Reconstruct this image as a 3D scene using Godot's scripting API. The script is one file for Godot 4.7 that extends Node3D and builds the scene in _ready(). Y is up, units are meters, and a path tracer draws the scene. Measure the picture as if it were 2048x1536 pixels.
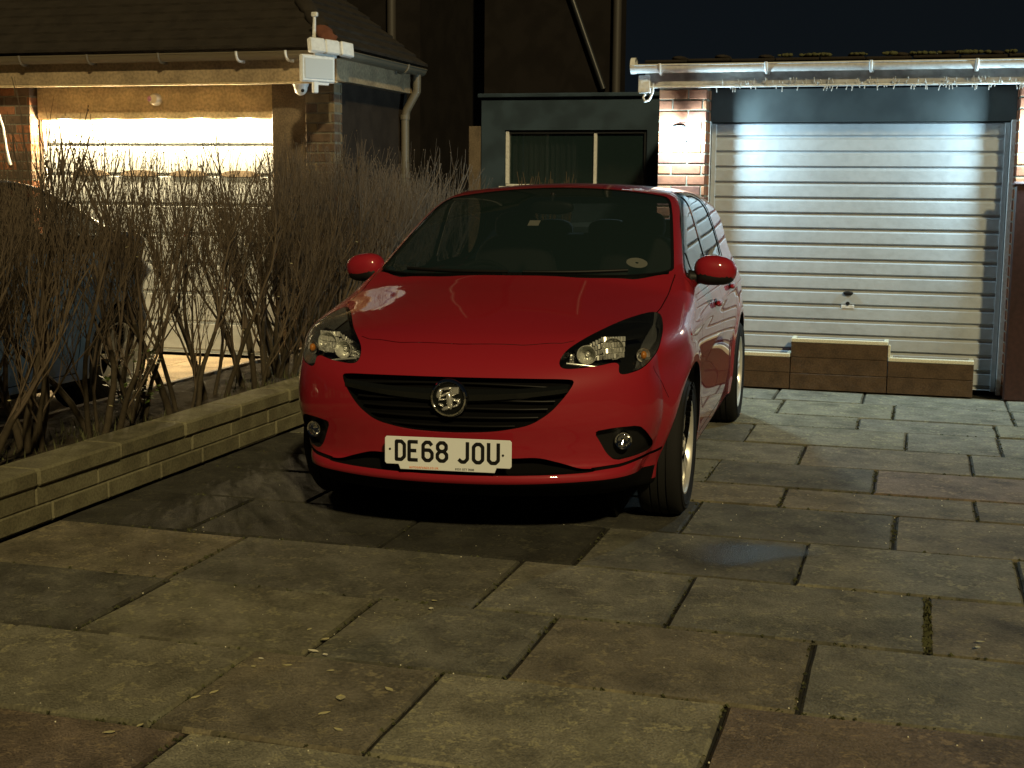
extends Node3D
# A red hatchback on a slab driveway at night, between a bare hedge and a white garage door.

const CAM_H := 1.4272
const CAM_YAW := 0.2868
const CAM_PITCH := 0.1443
const CAM_ROLL := 0.0089
const CAR_AT := Vector3(-1.766, 0.0, -5.839)
const CAR_TURN := 0.042

class Soup:
	var v := PackedVector3Array()
	var n := PackedVector3Array()
	var c := PackedColorArray()
	func ctri(p: Array, q: Array, k: Array) -> void:
		var o := [0, 1, 2]
		if (p[1] - p[0]).cross(p[2] - p[0]).dot(q[0] + q[1] + q[2]) > 0.0:
			o = [0, 2, 1]
		for i in o:
			v.append(p[i])
			n.append(q[i])
			c.append(k[i])
	func tri(a: Vector3, b: Vector3, c: Vector3, na: Vector3, nb: Vector3, nc: Vector3) -> void:
		if (b - a).cross(c - a).dot(na + nb + nc) > 0.0:
			v.append(a); v.append(c); v.append(b)
			n.append(na); n.append(nc); n.append(nb)
		else:
			v.append(a); v.append(b); v.append(c)
			n.append(na); n.append(nb); n.append(nc)
	func flat(a: Vector3, b: Vector3, c: Vector3, towards: Vector3) -> void:
		var k := (b - a).cross(c - a)
		if k.length_squared() < 1e-16:
			return
		k = k.normalized()
		if k.dot(towards) < 0.0:
			k = -k
		tri(a, b, c, k, k, k)
	func quad(a: Vector3, b: Vector3, c: Vector3, d: Vector3, towards: Vector3) -> void:
		flat(a, b, c, towards)
		flat(a, c, d, towards)
	func squad(a: Vector3, b: Vector3, c: Vector3, d: Vector3, na: Vector3, nb: Vector3, nc: Vector3, nd: Vector3) -> void:
		tri(a, b, c, na, nb, nc)
		tri(a, c, d, na, nc, nd)
	func add(o: Soup) -> void:
		v.append_array(o.v)
		n.append_array(o.n)
	func moved(t: Transform3D) -> Soup:
		var s := Soup.new()
		s.v = t * v
		var b := t.basis.inverse().transposed()
		s.n.resize(n.size())
		for i in n.size():
			s.n[i] = (b * n[i]).normalized()
		if t.basis.determinant() < 0.0:
			for i in range(0, s.v.size(), 3):
				var q := s.v[i + 1]
				s.v[i + 1] = s.v[i + 2]
				s.v[i + 2] = q
				q = s.n[i + 1]
				s.n[i + 1] = s.n[i + 2]
				s.n[i + 2] = q
		return s
	func mesh(m: Material) -> ArrayMesh:
		var am := ArrayMesh.new()
		var a := []
		a.resize(Mesh.ARRAY_MAX)
		a[Mesh.ARRAY_VERTEX] = v
		a[Mesh.ARRAY_NORMAL] = n
		if c.size() == v.size():
			a[Mesh.ARRAY_COLOR] = c
		am.add_surface_from_arrays(Mesh.PRIMITIVE_TRIANGLES, a)
		am.surface_set_material(0, m)
		return am

var M := {}
var used := {}
var rng := RandomNumberGenerator.new()
var stain_noise := FastNoiseLite.new()

# ---------------------------------------------------------------- naming and tagging
func numbered(called: String) -> String:
	var k: int = used.get(called, 0)
	used[called] = k + 1
	return called if k == 0 else "%s_%03d" % [called, k]

func tag(o: Node, label: String, category: String, group := "") -> void:
	o.set_meta("label", label)
	o.set_meta("category", category)
	if group:
		o.set_meta("group", group)

func thing(called: String, label: String, category: String, at := Vector3.ZERO, turn := 0.0, group := "") -> Node3D:
	var o := Node3D.new()
	o.name = numbered(called)
	add_child(o)
	o.position = at
	o.rotation.y = turn
	tag(o, label, category, group)
	return o

func part(called: String, s: Soup, m: Material, parent: Node, at := Vector3.ZERO) -> MeshInstance3D:
	return part_mesh(called, s.mesh(m), parent, at)

func part_mesh(called: String, mesh: Mesh, parent: Node, at := Vector3.ZERO) -> MeshInstance3D:
	var o := MeshInstance3D.new()
	var key := "%d/%s" % [parent.get_instance_id(), called]
	var k: int = used.get(key, 0)
	used[key] = k + 1
	o.name = called if k == 0 else "%s_%03d" % [called, k]
	o.mesh = mesh
	o.position = at
	parent.add_child(o, true)
	return o

func single(called: String, s: Soup, m: Material, label: String, category: String, at := Vector3.ZERO, group := "") -> MeshInstance3D:
	var o := MeshInstance3D.new()
	o.name = numbered(called)
	o.mesh = s.mesh(m)
	o.position = at
	add_child(o)
	tag(o, label, category, group)
	return o

func structure(called: String, s: Soup, m: Material) -> MeshInstance3D:
	var o := MeshInstance3D.new()
	o.name = numbered(called)
	if s:
		o.mesh = s.mesh(m)
	o.set_meta("kind", "structure")
	add_child(o)
	return o

# ---------------------------------------------------------------- shapes
func box(s: Soup, c: Vector3, size: Vector3, bev := 0.003, b := Basis.IDENTITY) -> void:
	var h := size / 2.0
	bev = minf(bev, minf(h.x, minf(h.y, h.z)) * 0.9)
	var q := Vector3(h.x - bev, h.y - bev, h.z - bev)
	var ax := [Vector3.RIGHT, Vector3.UP, Vector3.BACK]
	for i in 3:
		var j := (i + 1) % 3
		var k := (i + 2) % 3
		for sg in [-1.0, 1.0]:
			var o: Vector3 = ax[i] * h[i] * sg
			var u: Vector3 = ax[j] * q[j]
			var w: Vector3 = ax[k] * q[k]
			s.quad(c + b * (o - u - w), c + b * (o + u - w), c + b * (o + u + w), c + b * (o - u + w), b * (ax[i] * sg))
	if bev < 1e-5:
		return
	for i in 3:
		var j := (i + 1) % 3
		var k := (i + 2) % 3
		for sj in [-1.0, 1.0]:
			for sk in [-1.0, 1.0]:
				var p1: Vector3 = ax[j] * h[j] * sj + ax[k] * q[k] * sk
				var p2: Vector3 = ax[j] * q[j] * sj + ax[k] * h[k] * sk
				var l: Vector3 = ax[i] * q[i]
				s.quad(c + b * (p1 - l), c + b * (p1 + l), c + b * (p2 + l), c + b * (p2 - l), b * (ax[j] * sj + ax[k] * sk))
	for sx in [-1.0, 1.0]:
		for sy in [-1.0, 1.0]:
			for sz in [-1.0, 1.0]:
				s.flat(c + b * Vector3(h.x * sx, q.y * sy, q.z * sz), c + b * Vector3(q.x * sx, h.y * sy, q.z * sz), c + b * Vector3(q.x * sx, q.y * sy, h.z * sz), b * Vector3(sx, sy, sz))

func bx(x0: float, x1: float, y0: float, y1: float, z0: float, z1: float, bev := 0.003) -> Soup:
	var s := Soup.new()
	box(s, Vector3(x0 + x1, y0 + y1, z0 + z1) / 2.0, Vector3(absf(x1 - x0), absf(y1 - y0), absf(z1 - z0)), bev)
	return s

func tube(s: Soup, pts: PackedVector3Array, radii: PackedFloat32Array, sides := 6, capped := true) -> void:
	var rings := []
	var norms := []
	var up := Vector3.RIGHT
	for i in pts.size():
		var d := (pts[mini(i + 1, pts.size() - 1)] - pts[maxi(i - 1, 0)]).normalized()
		var u := up - d * up.dot(d)
		if u.length() < 0.05:
			u = d.cross(Vector3.UP) if absf(d.y) < 0.9 else d.cross(Vector3.BACK)
		u = u.normalized()
		up = u
		var w := d.cross(u)
		var r := PackedVector3Array()
		var nn := PackedVector3Array()
		for k in sides:
			var a := TAU * k / sides
			var o := u * cos(a) + w * sin(a)
			r.append(pts[i] + o * radii[i])
			nn.append(o)
		rings.append(r)
		norms.append(nn)
	for i in pts.size() - 1:
		for k in sides:
			var l := (k + 1) % sides
			s.squad(rings[i][k], rings[i][l], rings[i + 1][l], rings[i + 1][k], norms[i][k], norms[i][l], norms[i + 1][l], norms[i + 1][k])
	if capped:
		for e in [0, pts.size() - 1]:
			var d: Vector3 = (pts[e] - pts[1 if e == 0 else e - 1]).normalized()
			for k in sides:
				s.flat(pts[e], rings[e][k], rings[e][(k + 1) % sides], d)

# lathe: profile of (radius, along) turned round an axis through c
func lathe(s: Soup, c: Vector3, axis: Vector3, prof: PackedVector2Array, sides := 32, sharp := 0.75) -> void:
	var u := axis.cross(Vector3.UP if absf(axis.y) < 0.9 else Vector3.RIGHT).normalized()
	var w := axis.cross(u)
	var ns := PackedVector2Array()
	for i in prof.size() - 1:
		var d := (prof[i + 1] - prof[i]).normalized()
		ns.append(Vector2(d.y, -d.x))
	for i in prof.size() - 1:
		var n0 := ns[i]
		var n1 := ns[i]
		if i > 0 and ns[i - 1].dot(ns[i]) > sharp:
			n0 = (ns[i - 1] + ns[i]).normalized()
		if i < ns.size() - 1 and ns[i + 1].dot(ns[i]) > sharp:
			n1 = (ns[i + 1] + ns[i]).normalized()
		for k in sides:
			var a0 := TAU * k / sides
			var a1 := TAU * (k + 1) / sides
			var o0 := u * cos(a0) + w * sin(a0)
			var o1 := u * cos(a1) + w * sin(a1)
			var p := [c + o0 * prof[i].x + axis * prof[i].y, c + o1 * prof[i].x + axis * prof[i].y, c + o1 * prof[i + 1].x + axis * prof[i + 1].y, c + o0 * prof[i + 1].x + axis * prof[i + 1].y]
			s.squad(p[0], p[1], p[2], p[3], o0 * n0.x + axis * n0.y, o1 * n0.x + axis * n0.y, o1 * n1.x + axis * n1.y, o0 * n1.x + axis * n1.y)

# rounded solid: |x/a|^e + |y/b|^e + |z/c|^e = 1
func blob(s: Soup, c: Vector3, r: Vector3, e := 2.5, nu := 20, nv := 12, b := Basis.IDENTITY) -> void:
	var P := []
	var N := []
	for i in nv + 1:
		var t := PI * i / nv - PI / 2
		for j in nu + 1:
			var a := TAU * j / nu
			var d := Vector3(cos(t) * cos(a), sin(t), cos(t) * sin(a))
			var k := pow(pow(absf(d.x), e) + pow(absf(d.y), e) + pow(absf(d.z), e), -1.0 / e)
			var q := d * k
			var g := Vector3(signf(q.x) * pow(absf(q.x), e - 1.0) / r.x, signf(q.y) * pow(absf(q.y), e - 1.0) / r.y, signf(q.z) * pow(absf(q.z), e - 1.0) / r.z)
			P.append(c + b * (q * r))
			N.append((b * g).normalized())
	for i in nv:
		for j in nu:
			var k := i * (nu + 1) + j
			s.squad(P[k], P[k + 1], P[k + nu + 2], P[k + nu + 1], N[k], N[k + 1], N[k + nu + 2], N[k + nu + 1])

# prism: polygon (x, y) from z0 to z1, put in place by t
func prism(s: Soup, poly: PackedVector2Array, z0: float, z1: float, t := Transform3D.IDENTITY, bev := 0.0) -> void:
	var idx := Geometry2D.triangulate_polygon(poly)
	var inner := poly
	if bev > 0.0:
		var off := Geometry2D.offset_polygon(poly, -bev, Geometry2D.JOIN_MITER)
		if off.size() == 1 and off[0].size() == poly.size():
			inner = PackedVector2Array()
			for i in poly.size():
				var best := 0
				for j in off[0].size():
					if off[0][j].distance_squared_to(poly[i]) < off[0][best].distance_squared_to(poly[i]):
						best = j
				inner.append(off[0][best])
	var zt := z1 - (bev if inner != poly else 0.0)
	for i in range(0, idx.size(), 3):
		var a := [idx[i], idx[i + 1], idx[i + 2]]
		s.flat(t * v3(inner[a[0]], z1), t * v3(inner[a[1]], z1), t * v3(inner[a[2]], z1), t.basis.z)
		s.flat(t * v3(poly[a[0]], z0), t * v3(poly[a[1]], z0), t * v3(poly[a[2]], z0), -t.basis.z)
	var mid := Vector2.ZERO
	var cw := Geometry2D.is_polygon_clockwise(poly)
	for i in poly.size():
		var j := (i + 1) % poly.size()
		var e := poly[j] - poly[i]
		mid = Vector2(-e.y, e.x) if cw else Vector2(e.y, -e.x)
		var o := t.basis * v3(mid, 0.0)
		s.quad(t * v3(poly[i], z0), t * v3(poly[j], z0), t * v3(poly[j], zt), t * v3(poly[i], zt), o)
		if inner != poly:
			s.quad(t * v3(poly[i], zt), t * v3(poly[j], zt), t * v3(inner[j], z1), t * v3(inner[i], z1), o + t.basis.z * mid.length())

func v3(p: Vector2, z: float) -> Vector3:
	return Vector3(p.x, p.y, z)

# stroke: a pen line of constant width with round joins, in the plane z, thickness d
func stroke(s: Soup, pts: Array, w: float, z0: float, z1: float, t: Transform3D, closed := false) -> void:
	var n := pts.size()
	for i in (n if closed else n - 1):
		var a: Vector2 = pts[i]
		var b: Vector2 = pts[(i + 1) % n]
		var d := (b - a).normalized()
		var o := Vector2(-d.y, d.x) * w / 2.0
		prism(s, PackedVector2Array([a - o, b - o, b + o, a + o]), z0, z1, t)
	for i in n:
		if not closed and (i == 0 or i == n - 1):
			continue
		var c := PackedVector2Array()
		for k in 8:
			c.append(pts[i] + Vector2(cos(TAU * k / 8), sin(TAU * k / 8)) * w / 2.0)
		prism(s, c, z0, z1 - 0.0001, t)

func chaikin(p: PackedVector2Array, times := 2, cut := 0.25) -> PackedVector2Array:
	for k in times:
		var q := PackedVector2Array()
		for i in p.size():
			var a := p[i]
			var b := p[(i + 1) % p.size()]
			q.append(a.lerp(b, cut))
			q.append(a.lerp(b, 1.0 - cut))
		p = q
	return p

func sd_poly(p: Vector2, q: PackedVector2Array) -> float:
	var d := p.distance_squared_to(q[0])
	var sg := 1.0
	var j := q.size() - 1
	for i in q.size():
		var e := q[j] - q[i]
		var w := p - q[i]
		var b := w - e * clampf(w.dot(e) / e.dot(e), 0.0, 1.0)
		d = minf(d, b.length_squared())
		var c1 := p.y >= q[i].y
		var c2 := p.y < q[j].y
		var c3 := e.x * w.y > e.y * w.x
		if (c1 and c2 and c3) or (not c1 and not c2 and not c3):
			sg = -sg
		j = i
	return sg * sqrt(d)

# ---------------------------------------------------------------- cutting soups along curves
func split(s: Soup, f: Callable, zone: AABB) -> Array:
	var a := Soup.new()
	var b := Soup.new()
	var lo := zone.position
	var hi := zone.end
	for i in range(0, s.v.size(), 3):
		var p0 := s.v[i]
		var p1 := s.v[i + 1]
		var p2 := s.v[i + 2]
		var c := (p0 + p1 + p2) / 3.0
		if c.x < lo.x or c.y < lo.y or c.z < lo.z or c.x > hi.x or c.y > hi.y or c.z > hi.z:
			b.v.append(p0); b.v.append(p1); b.v.append(p2)
			b.n.append(s.n[i]); b.n.append(s.n[i + 1]); b.n.append(s.n[i + 2])
			continue
		var d0: float = f.call(p0)
		var d1: float = f.call(p1)
		var d2: float = f.call(p2)
		if d0 >= 0.0 and d1 >= 0.0 and d2 >= 0.0:
			b.v.append(p0); b.v.append(p1); b.v.append(p2)
			b.n.append(s.n[i]); b.n.append(s.n[i + 1]); b.n.append(s.n[i + 2])
			continue
		if d0 < 0.0 and d1 < 0.0 and d2 < 0.0:
			a.v.append(p0); a.v.append(p1); a.v.append(p2)
			a.n.append(s.n[i]); a.n.append(s.n[i + 1]); a.n.append(s.n[i + 2])
			continue
		var P := [p0, p1, p2]
		var N := [s.n[i], s.n[i + 1], s.n[i + 2]]
		var D := [d0, d1, d2]
		var pi := []
		var ni := []
		var po := []
		var no := []
		for k in 3:
			var l := (k + 1) % 3
			if D[k] < 0.0:
				pi.append(P[k]); ni.append(N[k])
			else:
				po.append(P[k]); no.append(N[k])
			if (D[k] < 0.0) != (D[l] < 0.0):
				var t: float = D[k] / (D[k] - D[l])
				var pm: Vector3 = P[k].lerp(P[l], t)
				var nm: Vector3 = N[k].lerp(N[l], t).normalized()
				pi.append(pm); ni.append(nm)
				po.append(pm); no.append(nm)
		for k in range(1, pi.size() - 1):
			a.tri(pi[0], pi[k], pi[k + 1], ni[0], ni[k], ni[k + 1])
		for k in range(1, po.size() - 1):
			b.tri(po[0], po[k], po[k + 1], no[0], no[k], no[k + 1])
	return [a, b]

func cut(s: Soup, fs: Array, zone: AABB) -> Array:
	var rest := Soup.new()
	var cur := s
	for f in fs:
		var r := split(cur, f, zone)
		cur = r[0]
		rest.add(r[1])
	return [cur, rest]

func pushed(s: Soup, depth: float, dir := Vector3.ZERO) -> Soup:
	var o := Soup.new()
	o.n = s.n.duplicate()
	o.v.resize(s.v.size())
	for i in s.v.size():
		o.v[i] = s.v[i] + (dir if dir != Vector3.ZERO else -s.n[i]) * depth
	return o

# side walls from the rim of a cut-out inwards
func rim(s: Soup, depth: float, dir := Vector3.ZERO, out := 0.0) -> Soup:
	var o := Soup.new()
	var count := {}
	for i in range(0, s.v.size(), 3):
		for k in 3:
			var a := Vector3i((s.v[i + k] * 20000.0).round())
			var b := Vector3i((s.v[i + (k + 1) % 3] * 20000.0).round())
			if a == b:
				continue
			var key := [a, b] if a < b else [b, a]
			if count.has(key):
				count[key] = -1
			else:
				count[key] = i + k
	for key in count:
		var at: int = count[key]
		if at < 0:
			continue
		var k := at % 3
		var i := at - k
		var p := s.v[i + k]
		var q := s.v[i + (k + 1) % 3]
		if absf(p.x) < 0.0005 and absf(q.x) < 0.0005:
			continue
		var np := dir if dir != Vector3.ZERO else -s.n[i + k]
		var nq := dir if dir != Vector3.ZERO else -s.n[i + (k + 1) % 3]
		var c := s.v[i + (k + 2) % 3]
		o.quad(p - np * out, q - nq * out, q + nq * depth, p + np * depth, c - (p + q) / 2.0)
	return o

func both(s: Soup) -> Soup:
	var o := Soup.new()
	o.add(s)
	o.add(s.moved(Transform3D(Basis.from_scale(Vector3(-1, 1, 1)), Vector3.ZERO)))
	return o

func flipped(s: Soup) -> Soup:
	return s.moved(Transform3D(Basis.from_scale(Vector3(-1, 1, 1)), Vector3.ZERO))

# ---------------------------------------------------------------- materials
func lin(r: float, g: float, b: float) -> Color:
	return Color(r, g, b).linear_to_srgb()

func mat(called: String, c: Color, rough := 0.7, metal := 0.0, spec := 0.5) -> StandardMaterial3D:
	var m := StandardMaterial3D.new()
	m.resource_name = called
	m.albedo_color = c
	m.roughness = rough
	m.metallic = metal
	m.metallic_specular = spec
	M[called] = m
	return m

func noise_tex(seed_: int, freq: float, octaves: int, stops: Array, cols: Array, kind := FastNoiseLite.TYPE_SIMPLEX_SMOOTH, size := 512) -> NoiseTexture2D:
	var f := FastNoiseLite.new()
	f.seed = seed_
	f.noise_type = kind
	f.frequency = freq
	f.fractal_octaves = octaves
	var t := NoiseTexture2D.new()
	t.width = size
	t.height = size
	t.seamless = true
	t.generate_mipmaps = false
	t.noise = f
	if stops.size():
		var g := Gradient.new()
		g.offsets = PackedFloat32Array(stops)
		var pc := PackedColorArray()
		for c in cols:
			pc.append(c.linear_to_srgb() if c is Color else lin(c, c, c))
		g.colors = pc
		t.color_ramp = g
	return t

func bump_tex(seed_: int, freq: float, octaves: int, strength: float, size := 512) -> NoiseTexture2D:
	var t := noise_tex(seed_, freq, octaves, [], [], FastNoiseLite.TYPE_SIMPLEX_SMOOTH, size)
	t.as_normal_map = true
	t.bump_strength = strength
	return t

# grain (own scale) times blotches (another scale), both laid over the world in three planes
func worn(m: StandardMaterial3D, grain: Texture2D, scale1: float, blotch: Texture2D, scale2: float, bump: Texture2D = null, amount := 0.6) -> StandardMaterial3D:
	m.albedo_texture = grain
	m.uv1_triplanar = true
	m.uv1_world_triplanar = true
	m.uv1_scale = Vector3.ONE * scale1
	if blotch:
		m.detail_enabled = true
		m.detail_albedo = blotch
		m.detail_blend_mode = BaseMaterial3D.BLEND_MODE_MUL
		m.detail_uv_layer = BaseMaterial3D.DETAIL_UV_2
		m.uv2_triplanar = true
		m.uv2_world_triplanar = true
		m.uv2_scale = Vector3.ONE * scale2
	if bump:
		m.normal_enabled = true
		m.normal_texture = bump
		m.normal_scale = amount
	return m

# worn concrete: fine grain, broad dark patches, pale lichen spots in drifts
func paving_tex() -> ImageTexture:
	var N := 768
	var ims := []
	for q in [[41, .10, 4], [42, .006, 3], [43, .032, 4], [44, .011, 3], [45, .02, 4]]:
		var f := FastNoiseLite.new()
		f.seed = q[0]
		f.noise_type = FastNoiseLite.TYPE_SIMPLEX_SMOOTH
		f.frequency = q[1]
		f.fractal_octaves = q[2]
		ims.append(f.get_seamless_image(N, N).get_data())
	var g: PackedByteArray = ims[0]
	var p: PackedByteArray = ims[1]
	var sp: PackedByteArray = ims[2]
	var dr: PackedByteArray = ims[3]
	var md: PackedByteArray = ims[4]
	var o := PackedByteArray()
	o.resize(N * N * 3)
	for i in N * N:
		var v := 0.12 + g[i] * .0014 + p[i] * .0011 + md[i] * .0010
		var t := clampf((sp[i] * .7 + g[i] * .3 - 142.0) / 18.0, 0.0, 1.0) * clampf((dr[i] - 100.0) / 55.0, 0.0, 1.0) * (.25 + .55 * clampf((g[i] - 90.0) / 70.0, 0.0, 1.0))
		var r := lerpf(v, 1.0, t)
		o[i * 3] = int(clampf(pow(r, .4545), 0, 1) * 255.0)
		o[i * 3 + 1] = int(clampf(pow(lerpf(v * .99, .97, t), .4545), 0, 1) * 255.0)
		o[i * 3 + 2] = int(clampf(pow(lerpf(v * .95, .78, t), .4545), 0, 1) * 255.0)
	return ImageTexture.create_from_image(Image.create_from_data(N, N, false, Image.FORMAT_RGB8, o))

func slab_mat(called: String, c: Color, tex: Texture2D, bump: Texture2D, rough := .85) -> void:
	var l := c.srgb_to_linear() * 1.3
	var m := mat(called, lin(l.r, l.g, l.b), rough, 0.0, .4)
	worn(m, tex, .62, null, 1.0, bump, .6)
	m.uv1_scale = Vector3(.62, .62, .62)
	m.vertex_color_use_as_albedo = true

func make_materials() -> void:
	var fine := noise_tex(3, 0.09, 4, [0.0, 0.35, 0.55, 0.75, 1.0], [0.55, 0.72, 0.85, 0.95, 1.0])
	var speck := noise_tex(8, 0.15, 4, [0.0, 0.45, 0.58, 0.66, 1.0], [Color(0.6, 0.6, 0.57), Color(0.66, 0.65, 0.62), Color(0.74, 0.73, 0.66), Color(0.95, 0.93, 0.8), Color(1, 1, 0.88)])
	var blotch := noise_tex(12, 0.012, 4, [0.0, 0.35, 0.6, 1.0], [Color(0.62, 0.62, 0.62), Color(0.78, 0.77, 0.75), Color(0.95, 0.94, 0.9), Color(1, 1, 1)])
	var stain := noise_tex(21, 0.008, 3, [0.0, 0.4, 0.6, 1.0], [Color(0.6, 0.59, 0.58), Color(0.72, 0.71, 0.7), Color(0.92, 0.92, 0.91), Color(1, 1, 1)])
	var bump := bump_tex(5, 0.35, 3, 2.2)
	var soft_bump := bump_tex(6, 0.02, 4, 4.0)
	M.fine = fine
	var paving := paving_tex()
	slab_mat("slab_shaded", lin(0.068, 0.067, 0.058), paving, bump, .8)  # shade before and left of the car, put into the slab colour
	slab_mat("slab_grey", lin(0.25, 0.245, 0.2), paving, bump)
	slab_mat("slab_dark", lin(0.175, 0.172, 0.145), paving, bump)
	slab_mat("slab_brown", lin(0.24, 0.215, 0.16), paving, bump)
	slab_mat("slab_pink", lin(0.245, 0.195, 0.155), paving, bump)
	slab_mat("slab_lichen", lin(0.33, 0.315, 0.235), paving, bump)
	slab_mat("slab_mottled", lin(0.27, 0.26, 0.195), paving, bump)
	worn(mat("earth", lin(0.05, 0.04, 0.028), 1.0, 0, 0.3), fine, 1.7, blotch, 0.9, bump, 1.2)
	worn(mat("joint_sand", lin(0.04, 0.038, 0.028), 1.0, 0, 0.3), fine, 1.4, blotch, 0.8, bump, 1.0)
	worn(mat("moss", lin(0.10, 0.105, 0.05), 1.0, 0, 0.3), fine, 4.0, null, 1.0)
	worn(mat("wall_block", lin(0.245, 0.23, 0.14), 0.9, 0, 0.4), fine, 1.3, stain, 0.9, bump, 0.8)
	worn(mat("wall_block_dark", lin(0.19, 0.178, 0.11), 0.9, 0, 0.4), fine, 1.1, blotch, 0.8, bump, 0.8)
	worn(mat("mortar", lin(0.2, 0.185, 0.14), 0.95, 0, 0.3), fine, 2.0, null, 1.0, bump, 0.5)
	worn(mat("brick_red", lin(0.28, 0.11, 0.06), 0.85, 0, 0.4), fine, 3.0, blotch, 2.1, bump, 0.6)
	worn(mat("brick_orange", lin(0.35, 0.15, 0.075), 0.85, 0, 0.4), fine, 2.6, blotch, 1.7, bump, 0.6)
	worn(mat("brick_dark", lin(0.19, 0.08, 0.055), 0.85, 0, 0.4), fine, 3.3, blotch, 2.3, bump, 0.6)
	worn(mat("brick_buff", lin(0.25, 0.19, 0.115), 0.85, 0, 0.4), fine, 2.6, blotch, 1.7, bump, 0.6)
	worn(mat("brick_umber", lin(0.15, 0.10, 0.068), 0.85, 0, 0.4), fine, 2.9, blotch, 2.0, bump, 0.6)
	worn(mat("maroon_paint", lin(0.05, 0.021, 0.02), 0.4, 0, 0.5), fine, 0.5, blotch, 0.4)
	worn(mat("side_wall", lin(0.045, 0.034, 0.027), 0.9, 0, 0.3), fine, 1.6, blotch, 0.6, bump, 0.5)
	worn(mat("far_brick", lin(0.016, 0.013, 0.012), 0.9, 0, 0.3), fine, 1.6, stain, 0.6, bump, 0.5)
	worn(mat("render_grey", lin(0.06, 0.095, 0.135), 0.9, 0, 0.3), fine, 1.9, stain, 0.5, bump, 0.5)  # blue tint is lamp glare painted into the wall colour
	worn(mat("door_white", lin(0.42, 0.455, 0.48), 0.45, 0, 0.5), noise_tex(31, 0.03, 4, [0.0, 0.3, 0.6, 1.0], [0.86, 0.93, 0.98, 1.0]), 0.8, noise_tex(33, 0.01, 3, [0.0, 0.4, 1.0], [0.84, 0.95, 1.0]), 0.37, soft_bump, 0.15)
	worn(mat("upvc_white", lin(0.75, 0.76, 0.75), 0.4, 0, 0.5), noise_tex(35, 0.04, 4, [0.0, 0.35, 0.6, 1.0], [0.72, 0.88, 0.97, 1.0]), 1.3, null, 1.0)
	worn(mat("fascia_white", lin(0.55, 0.55, 0.54), 0.55, 0, 0.5), noise_tex(36, 0.03, 5, [0.0, 0.35, 0.6, 1.0], [0.6, 0.82, 0.95, 1.0]), 0.9, stain, 0.8)
	worn(mat("fascia_tan", lin(0.42, 0.32, 0.2), 0.6, 0, 0.5), fine, 0.7, blotch, 0.5)
	worn(mat("header_tan", lin(0.75, 0.6, 0.38), 0.6, 0, 0.5), fine, 0.7, blotch, 0.5)
	worn(mat("brown_board", lin(0.2, 0.155, 0.11), 0.7, 0, 0.4), fine, 1.2, blotch, 0.8)
	worn(mat("header_slate", lin(0.07, 0.085, 0.09), 0.5, 0, 0.4), blotch, 0.4, null, 1.0)
	worn(mat("roof_tile", lin(0.042, 0.035, 0.028), 0.9, 0, 0.3), fine, 1.5, blotch, 0.8, bump, 0.8)
	worn(mat("ridge_tile", lin(0.22, 0.09, 0.06), 0.9, 0, 0.3), fine, 2.5, blotch, 1.8, bump, 0.6)
	worn(mat("planter_wood", lin(0.10, 0.064, 0.038), 0.75, 0, 0.4), fine, 1.4, blotch, 1.1, soft_bump, 0.4)
	worn(mat("planter_rim", lin(0.75, 0.72, 0.55), 0.6, 0, 0.4), fine, 2.1, null, 1.0)
	worn(mat("bark", lin(0.075, 0.06, 0.04), 0.9, 0, 0.3), fine, 6.0, blotch, 4.0)
	worn(mat("twig", lin(0.135, 0.103, 0.072), 0.85, 0, 0.3), fine, 7.0, null, 1.0)
	mat("pipe_grey", lin(0.05, 0.045, 0.04), 0.5)
	mat("pipe_tan", lin(0.13, 0.11, 0.075), 0.5)
	mat("dark_frame", lin(0.02, 0.022, 0.025), 0.4)
	var leaf := mat("leaf_yellow", lin(0.5, 0.46, 0.24), 0.6)
	leaf.backlight_enabled = true
	leaf.backlight = Color(0.2, 0.18, 0.05)
	mat("leaf_green", lin(0.1, 0.15, 0.03), 0.5)
	mat("leaf_pale", lin(0.75, 0.72, 0.55), 0.7)
	# car
	for k in [["paint_red", lin(0.29, 0.014, 0.024)], ["paint_blue", lin(0.06, 0.11, 0.21)]]:
		var p := mat(k[0], k[1], 0.5, 0.0, 0.25)
		p.clearcoat_enabled = true
		p.clearcoat = 1.0
		p.clearcoat_roughness = 0.03
	mat("black_plastic", lin(0.009, 0.009, 0.009), 0.5, 0.0, 0.35)
	mat("grille_black", lin(0.006, 0.006, 0.006), 0.4, 0.0, 0.35)
	mat("black_gloss", lin(0.008, 0.009, 0.009), 0.10)
	mat("black_matt", lin(0.004, 0.004, 0.004), 0.95, 0, 0.2)
	worn(mat("rubber", lin(0.018, 0.018, 0.018), 0.8, 0, 0.3), fine, 4.0, null, 1.0, bump, 0.4)
	mat("alloy", lin(0.72, 0.71, 0.67), 0.3, 0.55)
	mat("lens_sheen_grey", lin(0.22, 0.23, 0.23), 0.22, 0.7)  # grey for the reflection painted behind the outer lens
	mat("alloy_dark", lin(0.05, 0.05, 0.05), 0.5, 0.6)
	mat("chrome", lin(0.85, 0.85, 0.85), 0.06, 1.0)
	mat("emblem_chrome", lin(0.85, 0.85, 0.82), 0.24, 0.75)
	mat("reflector", lin(0.75, 0.76, 0.72), 0.2, 0.6)
	mat("amber", lin(0.45, 0.17, 0.03), 0.15)
	worn(mat("neighbour_slab", lin(0.42, 0.34, 0.24), 0.85, 0, 0.4), fine, 1.0, blotch, 0.5, bump, 0.5)
	mat("curtain", lin(0.2, 0.22, 0.25), 0.9)
	mat("dark_wood", lin(0.03, 0.026, 0.022), 0.9)
	mat("upvc_grey", lin(0.5, 0.51, 0.5), 0.4)
	mat("sensor_white", lin(0.75, 0.68, 0.55), 0.4)
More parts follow.
